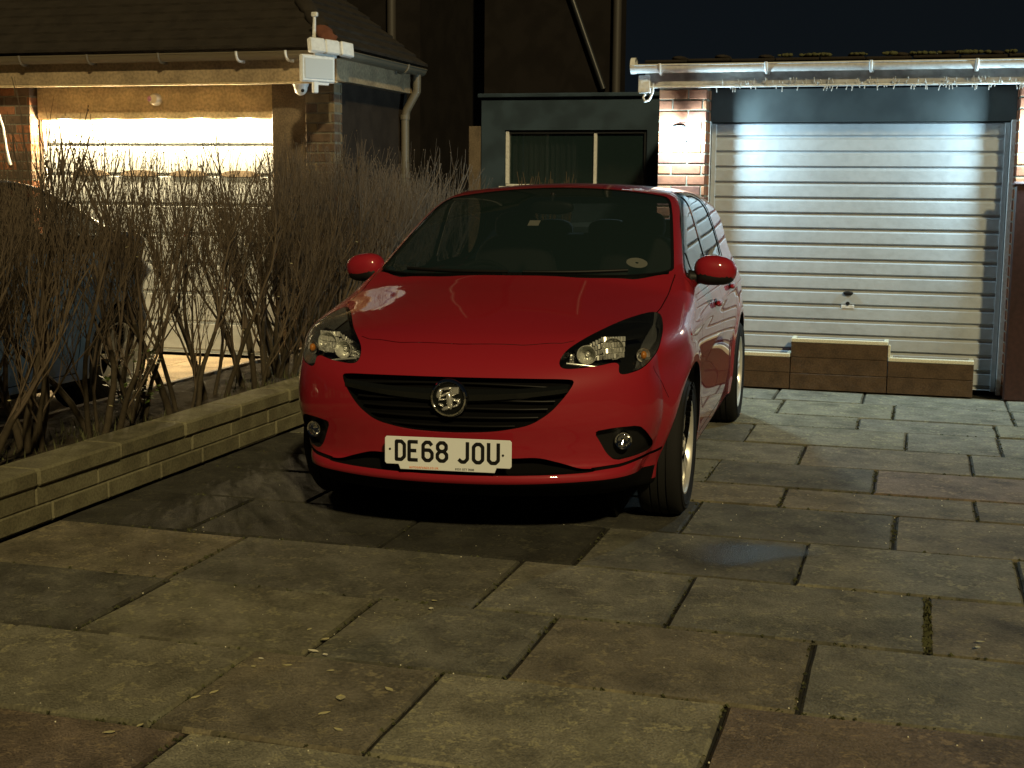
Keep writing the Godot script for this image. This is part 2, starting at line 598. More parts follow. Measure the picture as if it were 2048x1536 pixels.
	mat("sensor_pink", lin(0.5, 0.25, 0.4), 0.2)
	mat("tail_red", lin(0.2, 0.004, 0.006), 0.1)
	mat("seat_cloth", lin(0.014, 0.014, 0.015), 0.9)
	mat("plate_white", lin(0.80, 0.84, 0.86), 0.35)
	mat("plate_black", lin(0.008, 0.008, 0.008), 0.4)
	mat("plate_orange", lin(0.75, 0.22, 0.06), 0.5)
	mat("paper", lin(0.6, 0.58, 0.5), 0.8)
	var g := mat("glass", Color(0.15, 0.21, 0.21, 0.55), 0.02, 0.0, 0.5)
	g.transparency = BaseMaterial3D.TRANSPARENCY_ALPHA
	g = mat("water", Color(0.19, 0.20, 0.215, 0.55), 0.3, 0.0, 0.5)
	g.vertex_color_use_as_albedo = true
	g.transparency = BaseMaterial3D.TRANSPARENCY_ALPHA
	g = mat("glass_tint", Color(0.01, 0.012, 0.014, 0.5), 0.02, 0.0, 0.5)
	g.transparency = BaseMaterial3D.TRANSPARENCY_ALPHA
	g = mat("lens_clear", Color(0.1, 0.1, 0.1, 0.02), 0.02, 0.0, 0.5)
	g.transparency = BaseMaterial3D.TRANSPARENCY_ALPHA
	g = mat("lamp_cool", lin(0.9, 0.95, 1.0), 0.4)
	g.emission_enabled = true
	g.emission = Color(0.93, 0.98, 1.0)
	g.emission_energy_multiplier = 6.0
	g = mat("lamp_warm", lin(1.0, 0.9, 0.7), 0.4)
	g.emission_enabled = true
	g.emission = Color(1.0, 0.93, 0.76)
	g.emission_energy_multiplier = 6.0

# ---------------------------------------------------------------- the car's body as a field
var lut := {}

func spline(name_: String, pts: Array) -> void:
	var n := pts.size()
	var m := []
	for i in n:
		var a: Vector2 = pts[maxi(i - 1, 0)]
		var b: Vector2 = pts[mini(i + 1, n - 1)]
		m.append((b.y - a.y) / (b.x - a.x))
	var N := 800
	var t := PackedFloat32Array()
	var i := 0
	for k in N + 1:
		var x: float = lerpf(pts[0].x, pts[n - 1].x, float(k) / N)
		while i < n - 2 and x > pts[i + 1].x:
			i += 1
		var h: float = pts[i + 1].x - pts[i].x
		var u: float = (x - pts[i].x) / h
		t.append((2 * u * u * u - 3 * u * u + 1) * pts[i].y + (u * u * u - 2 * u * u + u) * h * m[i] + (3 * u * u - 2 * u * u * u) * pts[i + 1].y + (u * u * u - u * u) * h * m[i + 1])
	lut[name_] = [t, pts[0].x, N / (pts[n - 1].x - pts[0].x)]

var top_t: PackedFloat32Array
var drop_t: PackedFloat32Array
var side_t: PackedFloat32Array
var nose_t: PackedFloat32Array
var taper_t: PackedFloat32Array

func look(t: PackedFloat32Array, x: float, x0: float, k: float) -> float:
	var u := clampf((x - x0) * k, 0.0, 799.999)
	var i := int(u)
	return lerpf(t[i], t[i + 1], u - i)

func V(x: float, y: float) -> Vector2:
	return Vector2(x, y)

func car_splines() -> void:
	spline("top", [V(-3.3, .9), V(-3.18, 1.0), V(-3.05, 1.22), V(-2.85, 1.355), V(-2.5, 1.405), V(-2.1, 1.432), V(-1.7, 1.442), V(-1.4, 1.436), V(-1.15, 1.402), V(-.9, 1.318), V(-.6, 1.193), V(-.35, 1.083), V(-.22, 1.028), V(-.1, .998), V(.1, .957), V(.3, .912), V(.5, .855), V(.65, .795), V(.75, .735), V(.82, .66), V(.9, .55)])
	spline("drop", [V(-3.3, .05), V(-1.6, .055), V(-1.1, .07), V(-.5, .085), V(-.2, .075), V(.1, .075), V(.5, .06), V(.9, .05)])
	spline("side", [V(0, .79), V(.15, .815), V(.3, .84), V(.45, .858), V(.6, .864), V(.72, .86), V(.82, .848), V(.9, .828), V(.97, .797), V(1.03, .765), V(1.1, .742), V(1.2, .712), V(1.3, .68), V(1.4, .64), V(1.5, .575)])
	spline("taper", [V(.1, .95), V(.28, .88), V(.35, .70), V(.42, .56), V(.5, .47), V(.6, .50), V(.7, .60), V(.8, .52), V(.9, .3), V(1.0, .2), V(1.5, .1)])
	spline("nose", [V(.1, .66), V(.17, .70), V(.22, .77), V(.262, .828), V(.292, .830), V(.325, .797), V(.4, .800), V(.5, .818), V(.6, .82), V(.68, .812), V(.74, .79), V(.8, .74), V(.9, .65)])
	top_t = lut.top[0]
	drop_t = lut.drop[0]
	side_t = lut.side[0]
	nose_t = lut.nose[0]
	taper_t = lut.taper[0]

func smax(a: float, b: float, k: float) -> float:
	var h := maxf(k - absf(a - b), 0.0) / k
	return maxf(a, b) + h * h * k * 0.25

func body(p: Vector3) -> float:
	var a := absf(p.x)
	var b := maxf(0.0, -2.0 - p.z)
	var c := clampf(p.z, 0.0, 0.42)
	var w := look(side_t, p.y, 0.0, 800.0 / 1.5) * (1.0 - 0.02 * b * b - look(taper_t, p.y, 0.1, 800.0 / 1.4) * c * c)
	if p.y < 0.95:
		var r1 := Vector2(p.z, p.y - 0.315).length() - 0.37
		var r2 := Vector2(p.z + 2.511, p.y - 0.315).length() - 0.37
		w += 0.012 * (exp(-r1 * r1 * 300.0) + exp(-r2 * r2 * 300.0))
		if p.z < 0.0:
			var e := p.y - (0.79 - 0.035 * p.z * 0.6)
			w += 0.006 * exp(-e * e * 1800.0)
			var g := p.y - 0.5
			w -= 0.016 * exp(-g * g * 60.0) * smoothstep(0.0, -0.6, p.z) * smoothstep(-2.6, -2.0, p.z)
	var t := p.y - look(top_t, p.z, -3.3, 800.0 / 4.2) + look(drop_t, p.z, -3.3, 800.0 / 4.2) * (a / 0.7) * (a / 0.7)
	var fr := p.z - look(nose_t, p.y, 0.1, 800.0 / 0.8) + 0.30 * pow(a / 0.8, 2.3)
	var re := -(p.z + 3.17 - 0.22 * pow(a / 0.8, 3.0))
	var v := smax(a - w, t, 0.085)
	v = smax(v, fr, 0.14)
	v = smax(v, re, 0.15)
	return smax(v, 0.18 - p.y, 0.05)

func body_grad(p: Vector3) -> Vector3:
	var h := 0.004
	return Vector3(body(p + Vector3(h, 0, 0)) - body(p - Vector3(h, 0, 0)), body(p + Vector3(0, h, 0)) - body(p - Vector3(0, h, 0)), body(p + Vector3(0, 0, h)) - body(p - Vector3(0, 0, h))) / (2.0 * h)

func on_body(p: Vector3, times := 4) -> Vector3:
	for k in times:
		var g := body_grad(p)
		if p.x == 0.0:
			g.x = 0.0
		p -= g * (body(p) / maxf(g.length_squared(), 1e-4))
	return p

func body_normal(p: Vector3) -> Vector3:
	var g := body_grad(p)
	if absf(p.x) < 1e-5:
		g.x = 0.0
	return g.normalized()

func car_shell() -> Soup:
	var h := 0.024
	var o := Vector3(-h / 2.0, 0.12, -3.26)
	var nx := 40
	var ny := 58
	var nz := 172
	var B := 4
	var val := PackedFloat32Array()
	val.resize((nx + 1) * (ny + 1) * (nz + 1))
	val.fill(-99.0)
	var sx := (ny + 1) * (nz + 1)
	var sy := nz + 1
	var vert := {}
	var edges := []
	for bi in range(0, nx, B):
		for bj in range(0, ny, B):
			for bk in range(0, nz, B):
				var c := o + Vector3(bi + B * 0.5, bj + B * 0.5, bk + B * 0.5) * h
				if absf(body(c)) > h * B * 1.15:
					continue
				for i in range(bi, mini(bi + B, nx)):
					for j in range(bj, mini(bj + B, ny)):
						for k in range(bk, mini(bk + B, nz)):
							var id := i * sx + j * sy + k
							var inside := 0
							for q in 8:
								var at := id + (q & 1) * sx + ((q >> 1) & 1) * sy + (q >> 2)
								var d := val[at]
								if d == -99.0:
									d = body(o + Vector3(i + (q & 1), j + ((q >> 1) & 1), k + (q >> 2)) * h)
									val[at] = d
								if d < 0.0:
									inside += 1
							if inside == 0 or inside == 8:
								continue
							var p := o + Vector3(i + 0.5, j + 0.5, k + 0.5) * h
							if i == 0:
								p.x = 0.0
							vert[id] = on_body(p)
							edges.append(id)
	var s := Soup.new()
	var nor := {}
	for id in vert:
		nor[id] = body_normal(vert[id])
	var st := [sx, sy, 1]
	for id in edges:
		var d0 := val[id]
		for a in 3:
			var d1 := val[id + st[a]]
			if d1 == -99.0 or (d0 < 0.0) == (d1 < 0.0):
				continue
			var u: int = st[(a + 1) % 3]
			var w: int = st[(a + 2) % 3]
			var c := [id, id - u, id - u - w, id - w]
			if vert.has(c[1]) and vert.has(c[2]) and vert.has(c[3]):
				s.squad(vert[c[0]], vert[c[1]], vert[c[2]], vert[c[3]], nor[c[0]], nor[c[1]], nor[c[2]], nor[c[3]])
	# twice as fine at the front
	var f := Soup.new()
	var mids := {}
	for i in range(0, s.v.size(), 3):
		var P := [s.v[i], s.v[i + 1], s.v[i + 2]]
		var N := [s.n[i], s.n[i + 1], s.n[i + 2]]
		if (P[0].z + P[1].z + P[2].z) / 3.0 < 0.0:
			f.tri(P[0], P[1], P[2], N[0], N[1], N[2])
			continue
		var q := []
		for k in 3:
			var m: Vector3 = (P[k] + P[(k + 1) % 3]) / 2.0
			var key := Vector3i(m * 50000.0)
			if not mids.has(key):
				var pm := on_body(m, 2)
				mids[key] = [pm, body_normal(pm)]
			q.append(mids[key])
		f.tri(P[0], q[0][0], q[2][0], N[0], q[0][1], q[2][1])
		f.tri(P[1], q[1][0], q[0][0], N[1], q[1][1], q[0][1])
		f.tri(P[2], q[2][0], q[1][0], N[2], q[2][1], q[1][1])
		f.tri(q[0][0], q[1][0], q[2][0], q[0][1], q[1][1], q[2][1])
	return f

func in_xy(poly: PackedVector2Array) -> Callable:
	return func(p: Vector3) -> float: return sd_poly(Vector2(p.x, p.y), poly)

func in_zy(poly: PackedVector2Array) -> Callable:
	return func(p: Vector3) -> float: return sd_poly(Vector2(p.z, p.y), poly)

func in_xz(poly: PackedVector2Array) -> Callable:
	return func(p: Vector3) -> float: return sd_poly(Vector2(p.x, p.z), poly)

func pv(a: Array) -> PackedVector2Array:
	var q := PackedVector2Array()
	for i in range(0, a.size(), 2):
		q.append(Vector2(a[i], a[i + 1]))
	return q

# piecewise line x -> y used for shut lines
func along(a: Array, x: float) -> float:
	if x <= a[0]:
		return a[1]
	for i in range(2, a.size(), 2):
		if x <= a[i]:
			return lerpf(a[i - 1], a[i + 1], smoothstep(0.0, 1.0, (x - a[i - 2]) / (a[i] - a[i - 2])) * 0.5 + 0.5 * (x - a[i - 2]) / (a[i] - a[i - 2]))
	return a[a.size() - 1]

func groove(s: Soup, f: Callable, limits: Array, zone: AABB, w: float, dark: Soup) -> Soup:
	var fs := limits.duplicate()
	fs.append(func(p: Vector3) -> float: return f.call(p) - w)
	fs.append(func(p: Vector3) -> float: return -f.call(p) - w)
	var r := cut(s, fs, zone)
	dark.add(pushed(r[0], 0.006))
	return r[1]

var car_parts := []   # [name, soup, material, parent index or -1]

func add_part(called: String, s: Soup, m: String, parent := -1) -> int:
	car_parts.append([called, s, m, parent])
	return car_parts.size() - 1

func car_model() -> void:
	car_splines()
	var s := car_shell()
	var dark := Soup.new()      # shut lines and liners
	var r: Array
	var ALL := AABB(Vector3(-1, -1, -4), Vector3(3, 4, 6))
	# wheel arches
	var liner := Soup.new()
	for zc in [0.0, -2.511]:
		var arch := func(p: Vector3) -> float: return Vector2(p.z - zc, p.y - 0.315).length() - 0.348
		r = cut(s, [arch], AABB(Vector3(0.45, 0.0, zc - 0.45), Vector3(1, 0.8, 0.9)))
		s = r[1]
		liner.add(rim(r[0], 0.3, Vector3(-1, 0, 0)))
		var cap := pv([])
		for k in 24:
			cap.append(Vector2(cos(TAU * k / 24), sin(TAU * k / 24)) * 0.36)
		prism(liner, cap, -0.01, 0.01, Transform3D(Basis(Vector3(0, 0, -1), Vector3.UP, Vector3.RIGHT), Vector3(0.55, 0.315, zc)))
	# headlights
	var hp := chaikin(pv([.412, .733, .432, .706, .55, .714, .640, .732, .641, .686, .665, .680, .730, .698, .770, .755, .774, .83, .735, .878, .69, .888, .60, .868, .50, .822, .43, .775]), 2, 0.22)
	var front := AABB(Vector3(-0.1, 0.1, 0.0), Vector3(1.2, 0.9, 1.0))
	r = cut(s, [in_xy(hp)], AABB(Vector3(0.35, 0.6, -0.1), Vector3(0.6, 0.35, 1)))
	s = r[1]
	var lens: Soup = r[0]
	var housing := pushed(lens, 0.06)
	housing.add(rim(lens, 0.06))
	r = cut(housing, [func(p: Vector3) -> float: return .690 + .1 * (p.y - .75) - p.x], AABB(Vector3(.5, .5, -.1), Vector3(.5, .5, 1)))
	var outer_sheen: Soup = pushed(r[0], -.004)  # added plate, its grey standing in for reflections on the outer lens
	housing = r[1]
	# grille
	var gp := chaikin(pv([0, .676, .25, .676, .478, .672, .482, .655, .455, .61, .40, .545, .32, .492, .18, .466, 0, .459, -.18, .466, -.32, .492, -.40, .545, -.455, .61, -.482, .655, -.478, .672, -.25, .676]), 2, 0.2)
	r = cut(s, [in_xy(gp)], front)
	s = r[1]
	var grille_back := pushed(r[0], 0.045, Vector3(0, 0, -1))
	var grille_rim := rim(r[0], 0.045, Vector3(0, 0, -1))
	var grille_face: Soup = r[0]
	# fog lamp recess
	var fp := chaikin(pv([.553, .462, .64, .474, .718, .474, .742, .44, .757, .392, .748, .358, .70, .346, .628, .336, .598, .368, .572, .425]), 1, 0.2)
	r = cut(s, [in_xy(fp)], front)
	s = r[1]
	var fog_back := pushed(r[0], 0.04, Vector3(-.3, 0, -.95))
	fog_back.add(rim(r[0], 0.04, Vector3(-.3, 0, -.95)))
	# lower intake
	var ip := chaikin(pv([0, .352, .25, .358, .345, .362, .43, .338, .50, .314, .56, .312, .56, .300, .40, .296, 0, .292, -.4, .296, -.4, .36]), 2, 0.2)
	r = cut(s, [in_xy(ip)], front)
	s = r[1]
	var intake := pushed(r[0], 0.05, Vector3(0, 0, -1))
	intake.add(rim(r[0], 0.05, Vector3(0, 0, -1)))
	# line between lip and bumper
	s = groove(s, func(p: Vector3) -> float: return p.y - along([.5, .306, .64, .316, .74, .335, .8, .352], p.x), [func(p: Vector3) -> float: return 0.545 - p.x, func(p: Vector3) -> float: return 0.36 - p.z], AABB(Vector3(0.5, 0.25, 0.3), Vector3(.4, .15, .6)), 0.006, dark)
	# black valance under the lip, and under the sills
	r = cut(s, [func(p: Vector3) -> float: return p.y - 0.258 - 0.03 * p.x * p.x, func(p: Vector3) -> float: return 0.36 - p.z], AABB(Vector3(-1, 0, 0.2), Vector3(3, 0.4, 1)))
	var valance: Soup = r[0]
	s = r[1]
	r = cut(s, [func(p: Vector3) -> float: return p.y - 0.215], AABB(Vector3(-1, 0, -4), Vector3(3, 0.4, 4.6)))
	var floor_pan: Soup = r[0]
	s = r[1]
	# windscreen with its black border
	var wp := pv([0, -.215, .3, -.235, .52, -.29, .66, -.375, .718, -.44, .708, -.53, .645, -.95, .607, -1.15, .572, -1.212, .46, -1.225, 0, -1.235, -.4, -1.225, -.4, -.25])
	wp = chaikin(wp, 1, 0.2)
	var screen_zone := AABB(Vector3(-0.1, 0.9, -1.4), Vector3(1, 0.6, 1.3))
	r = cut(s, [in_xz(wp)], screen_zone)
	s = r[1]
	var ws: Soup = r[0]
	r = cut(ws, [func(p: Vector3) -> float: return sd_poly(Vector2(p.x, p.z), wp) + 0.014], screen_zone)
	var screen: Soup = pushed(r[0], 0.004)
	var border: Soup = pushed(r[1], 0.003)
	border.add(rim(ws, 0.02))
	# cowl with wiper scuttle
	r = cut(s, [func(p: Vector3) -> float: return p.z - along([0, -.185, .3, -.205, .55, -.27, .72, -.40], p.x), func(p: Vector3) -> float: return along([0, -.25, .3, -.27, .55, -.34, .72, -.47], p.x) - p.z, func(p: Vector3) -> float: return p.x - 0.70], AABB(Vector3(-0.1, .9, -.6), Vector3(0.9, .3, .6)))
	var cowl := pushed(r[0], 0.018)
	cowl.add(rim(r[0], 0.018))
	s = r[1]
	# side windows
	var side_zone := AABB(Vector3(0.4, 0.9, -2.9), Vector3(0.6, 0.5, 2.8))
	var q1 := chaikin(pv([-.50, .992, -.62, 1.058, -.735, 1.118, -.735, .985]), 1, 0.12)
	var q2 := chaikin(pv([-.765, .986, -.765, 1.133, -.95, 1.222, -1.2, 1.322, -1.37, 1.368, -1.415, 1.368, -1.40, 1.0]), 1, 0.1)
	var q3 := chaikin(pv([-1.48, 1.002, -1.49, 1.372, -1.80, 1.37, -2.02, 1.348, -2.16, 1.29, -2.24, 1.18, -2.25, 1.10, -2.20, 1.028]), 1, 0.12)
	var wins := []
	var outline := chaikin(pv([-.455, .985, -.62, 1.075, -.95, 1.245, -1.2, 1.342, -1.37, 1.388, -1.8, 1.39, -2.04, 1.368, -2.20, 1.305, -2.285, 1.19, -2.295, 1.09, -2.24, 1.008, -1.4, .98, -.9, .968]), 1, 0.15)
	r = cut(s, [in_zy(outline)], side_zone)
	s = r[1]
	var frame: Soup = r[0]
	for q in [q1, q2, q3]:
		r = cut(frame, [in_zy(q)], side_zone)
		frame = r[1]
		wins.append(pushed(r[0], 0.006))
	frame = pushed(frame, 0.002)
	# rear window
	var rp := chaikin(pv([-.5, 1.06, .58, 1.06, .52, 1.30, .46, 1.335, -.5, 1.335]), 1, 0.15)
	r = cut(s, [in_xy(rp)], AABB(Vector3(-0.1, .9, -3.4), Vector3(1, .6, .9)))
	s = r[1]
	var rear_glass := pushed(r[0], 0.004)
	# rear lamps
	var lp := chaikin(pv([.62, .80, .9, .80, .9, 1.0, .64, 1.02]), 1, 0.2)
	r = cut(s, [in_xy(lp)], AABB(Vector3(0.3, .7, -3.4), Vector3(1, .5, .55)))
	s = r[1]
	var tail: Soup = r[0]
	# shut lines: bonnet edge, doors, bumper
	var bon := [0.0, .648, .25, .632, .40, .59, .47, .55]
	s = groove(s, func(p: Vector3) -> float: return p.z - along(bon, p.x), [func(p: Vector3) -> float: return p.x - 0.452], AABB(Vector3(-.1, .6, .4), Vector3(.7, .4, .4)), 0.0018, dark)
	var wing := [-.42, .728, -.2, .726, .0, .722, .12, .712, .2, .70]
	s = groove(s, func(p: Vector3) -> float: return p.x - along(wing, p.z), [func(p: Vector3) -> float: return 0.8 - p.y], AABB(Vector3(.6, .8, -.42), Vector3(.3, .3, .54)), 0.0022, dark)
	var bum := [.55, .37, .62, .41, .69, .47]
	s = groove(s, func(p: Vector3) -> float: return p.z - along(bum, p.y), [func(p: Vector3) -> float: return 0.56 - p.y, func(p: Vector3) -> float: return p.y - 0.70], AABB(Vector3(.5, .5, .2), Vector3(.6, .25, .4)), 0.0018, dark)
	var d1 := [.25, -.47, .45, -.43, .7, -.41, .99, -.46]
	var d2 := [.25, -1.42, 1.0, -1.44, 1.4, -1.45]
	var d3 := [.3, -1.98, .5, -2.07, .68, -2.18, .85, -2.36, 1.02, -2.5]
	for d in [d1, d2, d3]:
		s = groove(s, func(p: Vector3) -> float: return p.z - along(d, p.y), [func(p: Vector3) -> float: return 0.262 - p.y, func(p: Vector3) -> float: return p.y - 1.0], AABB(Vector3(.5, .2, -2.7), Vector3(.6, .9, 2.4)), 0.003, dark)
	s = groove(s, func(p: Vector3) -> float: return p.y - 0.262, [func(p: Vector3) -> float: return p.z + 0.47, func(p: Vector3) -> float: return -1.95 - p.z], AABB(Vector3(.5, .2, -2.2), Vector3(.6, .2, 1.9)), 0.003, dark)
	# panels
	r = cut(s, [func(p: Vector3) -> float: return along(wing, p.z) - 0.0 if false else p.x - along(wing, p.z), func(p: Vector3) -> float: return p.z - along(bon, p.x), func(p: Vector3) -> float: return -.45 - p.z, func(p: Vector3) -> float: return 0.76 - p.y], AABB(Vector3(-.1, .7, -.5), Vector3(.9, .5, 1.3)))
	var bonnet: Soup = r[0]
	s = r[1]
	r = cut(s, [func(p: Vector3) -> float: return along(bum, p.y) - p.z, func(p: Vector3) -> float: return p.y - 0.82], AABB(Vector3(-.1, .1, .1), Vector3(1, .75, 1)))
	var bumper: Soup = r[0]
	s = r[1]
	var doors := []
	for d in [[d1, d2], [d2, d3]]:
		r = cut(s, [func(p: Vector3) -> float: return p.z - along(d[0], p.y), func(p: Vector3) -> float: return along(d[1], p.y) - p.z, func(p: Vector3) -> float: return 0.262 - p.y, func(p: Vector3) -> float: return p.y - 1.0], AABB(Vector3(.5, .2, -2.7), Vector3(.6, .9, 2.4)))
		doors.append(r[0])
		s = r[1]
	# headliner and cabin lining behind the shell
	var lining := cut(s, [func(p: Vector3) -> float: return 0.9 - p.y], ALL)[0] as Soup
	add_part("body_shell", both(s), "PAINT")
	add_part("cabin_lining", both(pushed(lining, 0.02)), "black_matt")
	add_part("bonnet", both(bonnet), "PAINT")
	var bi := add_part("front_bumper", both(bumper), "PAINT")
	add_part("shut_line", both(dark), "black_matt")
	add_part("wheel_arch_liner", both(liner), "black_matt")
	add_part("valance", both(valance), "black_matt")
	add_part("floor_pan", both(floor_pan), "black_matt")
	add_part("windscreen", both(screen), "glass")
	add_part("windscreen_seal", both(border), "black_gloss")
	add_part("cowl", both(cowl), "black_plastic")
	add_part("rear_window", both(rear_glass), "glass")
	for sd in 2:
		var f := func(q: Soup) -> Soup: return q if sd == 0 else flipped(q)
		var di := add_part("front_door", f.call(doors[0]), "PAINT")
		var dr := add_part("rear_door", f.call(doors[1]), "PAINT")
		add_part("window_frame", f.call(frame), "black_gloss")
		add_part("side_window", f.call(wins[0]), "glass_tint")
		add_part("side_window", f.call(wins[1]), "glass_tint")
		add_part("side_window", f.call(wins[2]), "glass_tint")
		add_part("rear_lamp", f.call(tail), "PAINT")
		for hz in [[di, -1.12, .833], [dr, -1.98, .865]]:
			var hs := Soup.new()
			var at := on_body(Vector3(.86, hz[2], hz[1]))
			blob(hs, at + Vector3(.018, 0, 0), Vector3(.016, .017, .085), 2.6, 16, 8)
			add_part("handle", f.call(hs), "PAINT", hz[0])
			hs = Soup.new()
			blob(hs, at + Vector3(-.004, -.006, 0.0), Vector3(.007, .028, .06), 2.2, 16, 8)
			add_part("handle_cup", f.call(hs), "black_plastic", hz[0])
		# headlight
		var hi := add_part("headlight", f.call(housing), "black_gloss")
		add_part("lens", f.call(pushed(lens, 0.001)), "lens_clear", hi)
		add_part("lens_sheen", f.call(outer_sheen), "lens_sheen_grey", hi)
		var rf := Soup.new()
		for c in [[.512, .757, .036, .622], [.607, .777, .042, .553]]:
			var ax := Vector3(.12, .0, 1).normalized()
			lathe(rf, Vector3(c[0], c[1], c[3] - .012), ax, PackedVector2Array([V(.008, -.045), V(c[2] * .55, -.035), V(c[2] * .85, -.015), V(c[2], .012), V(c[2] + .003, .012)]), 20)
			blob(rf, Vector3(c[0], c[1], c[3] - .04), Vector3(.011, .011, .016), 2.0, 12, 8)
		# facetted strip round the bowls, lower half of the lamp
		var fr := RandomNumberGenerator.new()
		fr.seed = 5
		for k in 20:
			var x := .442 + k * .0108
			var lo := .716 + (x - .44) * .12
			var hi2 := lerpf(.752, .818, clampf((x - .44) / .12, 0, 1)) + (x - .44) * .03
			for j in 4:
				var yy := lerpf(lo, hi2, (j + .5) / 4.0)
				var z := on_body(Vector3(x, yy, .6), 3).z - 0.040
				box(rf, Vector3(x, yy, z), Vector3(.0095, (hi2 - lo) / 4.3, .004), .001, Basis(Vector3.UP, fr.randf_range(-.5, .6)) * Basis(Vector3.RIGHT, fr.randf_range(-.5, .5)))
		add_part("reflector", f.call(rf), "reflector", hi)
		var st := Soup.new()
		var sp := PackedVector3Array()
		var sr2 := PackedFloat32Array()
		for k in 9:
			var x := lerpf(.436, .640, k / 8.0)
			var p := on_body(Vector3(x, .713 + (x - .436) * .115, .65), 3)
			sp.append(p - body_normal(p) * .012)
			sr2.append(.0045)
		tube(st, sp, sr2, 8)
		add_part("lamp_strip", f.call(st), "reflector", hi)
		var am := Soup.new()
		lathe(am, Vector3(.712, .742, .452), Vector3(.45, 0, .9).normalized(), PackedVector2Array([V(.006, -.03), V(.018, -.02), V(.027, .003), V(.029, .006)]), 18)
		add_part("indicator", f.call(am), "reflector", hi)
		am = Soup.new()
		blob(am, Vector3(.716, .742, .455), Vector3(.013, .017, .016), 2.0, 14, 8)
		add_part("amber_bulb", f.call(am), "amber", hi)
		var bz := Soup.new()
		var pts := PackedVector3Array()
		var rad := PackedFloat32Array()
		for k in 9:
			var x := lerpf(.46, .70, k / 8.0)
			var p := on_body(Vector3(x, lerpf(.785, .838, k / 8.0), .6 - k * .03))
			pts.append(p - body_normal(p) * 0.026)
			rad.append(.012)
		tube(bz, pts, rad, 8)
		add_part("bezel", f.call(bz), "black_gloss", hi)
		# fog lamp
		var fi := add_part("fog_recess", f.call(fog_back), "black_plastic", bi)
		var fl := Soup.new()
		var fax := Vector3(.25, 0, 1).normalized()
		lathe(fl, Vector3(.657, .414, .592), fax, PackedVector2Array([V(.0, -.02), V(.020, -.012), V(.028, .01), V(.034, .012), V(.036, .004), V(.036, -.04)]), 24)
		add_part("fog_lamp", f.call(fl), "chrome", bi)
		fl = Soup.new()
		lathe(fl, Vector3(.657, .414, .592), fax, PackedVector2Array([V(.0, .018), V(.016, .016), V(.029, .010)]), 24)
		add_part("fog_lens", f.call(fl), "lens_clear", bi)
		# door mirror
		var ms := Soup.new()
		blob(ms, Vector3(.886, 1.022, -.685), Vector3(.102, .070, .075), 2.35, 28, 16, Basis(Vector3.BACK, -.12) * Basis(Vector3.UP, .18))
		var mi := add_part("door_mirror", f.call(ms), "PAINT")
		ms = Soup.new()
		blob(ms, Vector3(.882, .995, -.690), Vector3(.094, .046, .076), 2.8, 24, 12, Basis(Vector3.UP, .18))
		tube(ms, PackedVector3Array([Vector3(.74, .985, -.66), Vector3(.80, .985, -.67), Vector3(.85, .99, -.69)]), PackedFloat32Array([.045, .03, .035]), 12)
		add_part("mirror_base", f.call(ms), "black_plastic", mi)
		ms = Soup.new()
		blob(ms, Vector3(.886, 1.02, -.752), Vector3(.082, .054, .012), 3.0, 24, 10, Basis(Vector3.UP, .18))
		add_part("mirror_glass", f.call(ms), "chrome", mi)
		# side repeater
		var sr := Soup.new()
		blob(sr, on_body(Vector3(.86, .775, -.13)), Vector3(.008, .014, .03), 2.2, 14, 8)
		add_part("side_repeater", f.call(sr), "lens_clear")
	# grille bars, centre bar, badge
	var gi := add_part("grille", both(grille_back), "black_matt", bi)
	add_part("grille_surround", both(grille_rim), "black_gloss", bi)
	for k in 6:
		var y := .485 + k * .034
		var gb := Soup.new()
		var pl := PackedVector3Array()
		var rr := PackedFloat32Array()
		var w := 0.0
		for x in 60:
			if sd_poly(Vector2(x * .008, y), gp) < -0.004:
				w = x * .008
		for x in 17:
			var xx := lerpf(-w, w, x / 16.0)
			pl.append(on_body(Vector3(xx, y, .8), 3) + Vector3(0, 0, -.028))
			rr.append(.0055)
		tube(gb, pl, rr, 6)
		add_part("grille_bar", gb, "grille_black", bi)
	var cb := Soup.new()
	for k in 24:
		var x0 := lerpf(-.462, .462, k / 24.0)
		var x1 := lerpf(-.462, .462, (k + 1) / 24.0)
		var q := []
		for x in [x0, x1]:
			var z := on_body(Vector3(x, .61, .8), 3).z
			var yc := .602 + .03 * pow(absf(x) / .46, 2.0)
			var hh := .03 - .012 * absf(x) / .46
			q.append([Vector3(x, yc + hh, z - .022), Vector3(x, yc + hh * .3, z - .004), Vector3(x, yc - hh * .6, z - .006), Vector3(x, yc - hh, z - .024)])
		for j in 3:
			var up := Vector3(0, [1.0, .1, -.8][j], [.7, 1.0, .6][j])
			cb.quad(q[0][j], q[1][j], q[1][j + 1], q[0][j + 1], up)
	add_part("grille_wing_bar", cb, "black_gloss", bi)
	# emblem: chrome ring, winged beast's head and a flag
	var T := Transform3D(Basis.IDENTITY, Vector3(0, .597, .803))
	var bd := Soup.new()
	lathe(bd, T.origin, Vector3.BACK, PackedVector2Array([V(.06, -.02), V(.074, -.012), V(.077, .006), V(.072, .016), V(.064, .018), V(.058, .010), V(.0, .006)]), 40)
	var em := add_part("emblem", bd, "black_gloss")
	bd = Soup.new()
	lathe(bd, T.origin, Vector3.BACK, PackedVector2Array([V(.075, .004), V(.0765, .010), V(.0715, .0185), V(.066, .0195), V(.062, .014)]), 40)
	add_part("emblem_ring", bd, "chrome", em)
	bd = Soup.new()
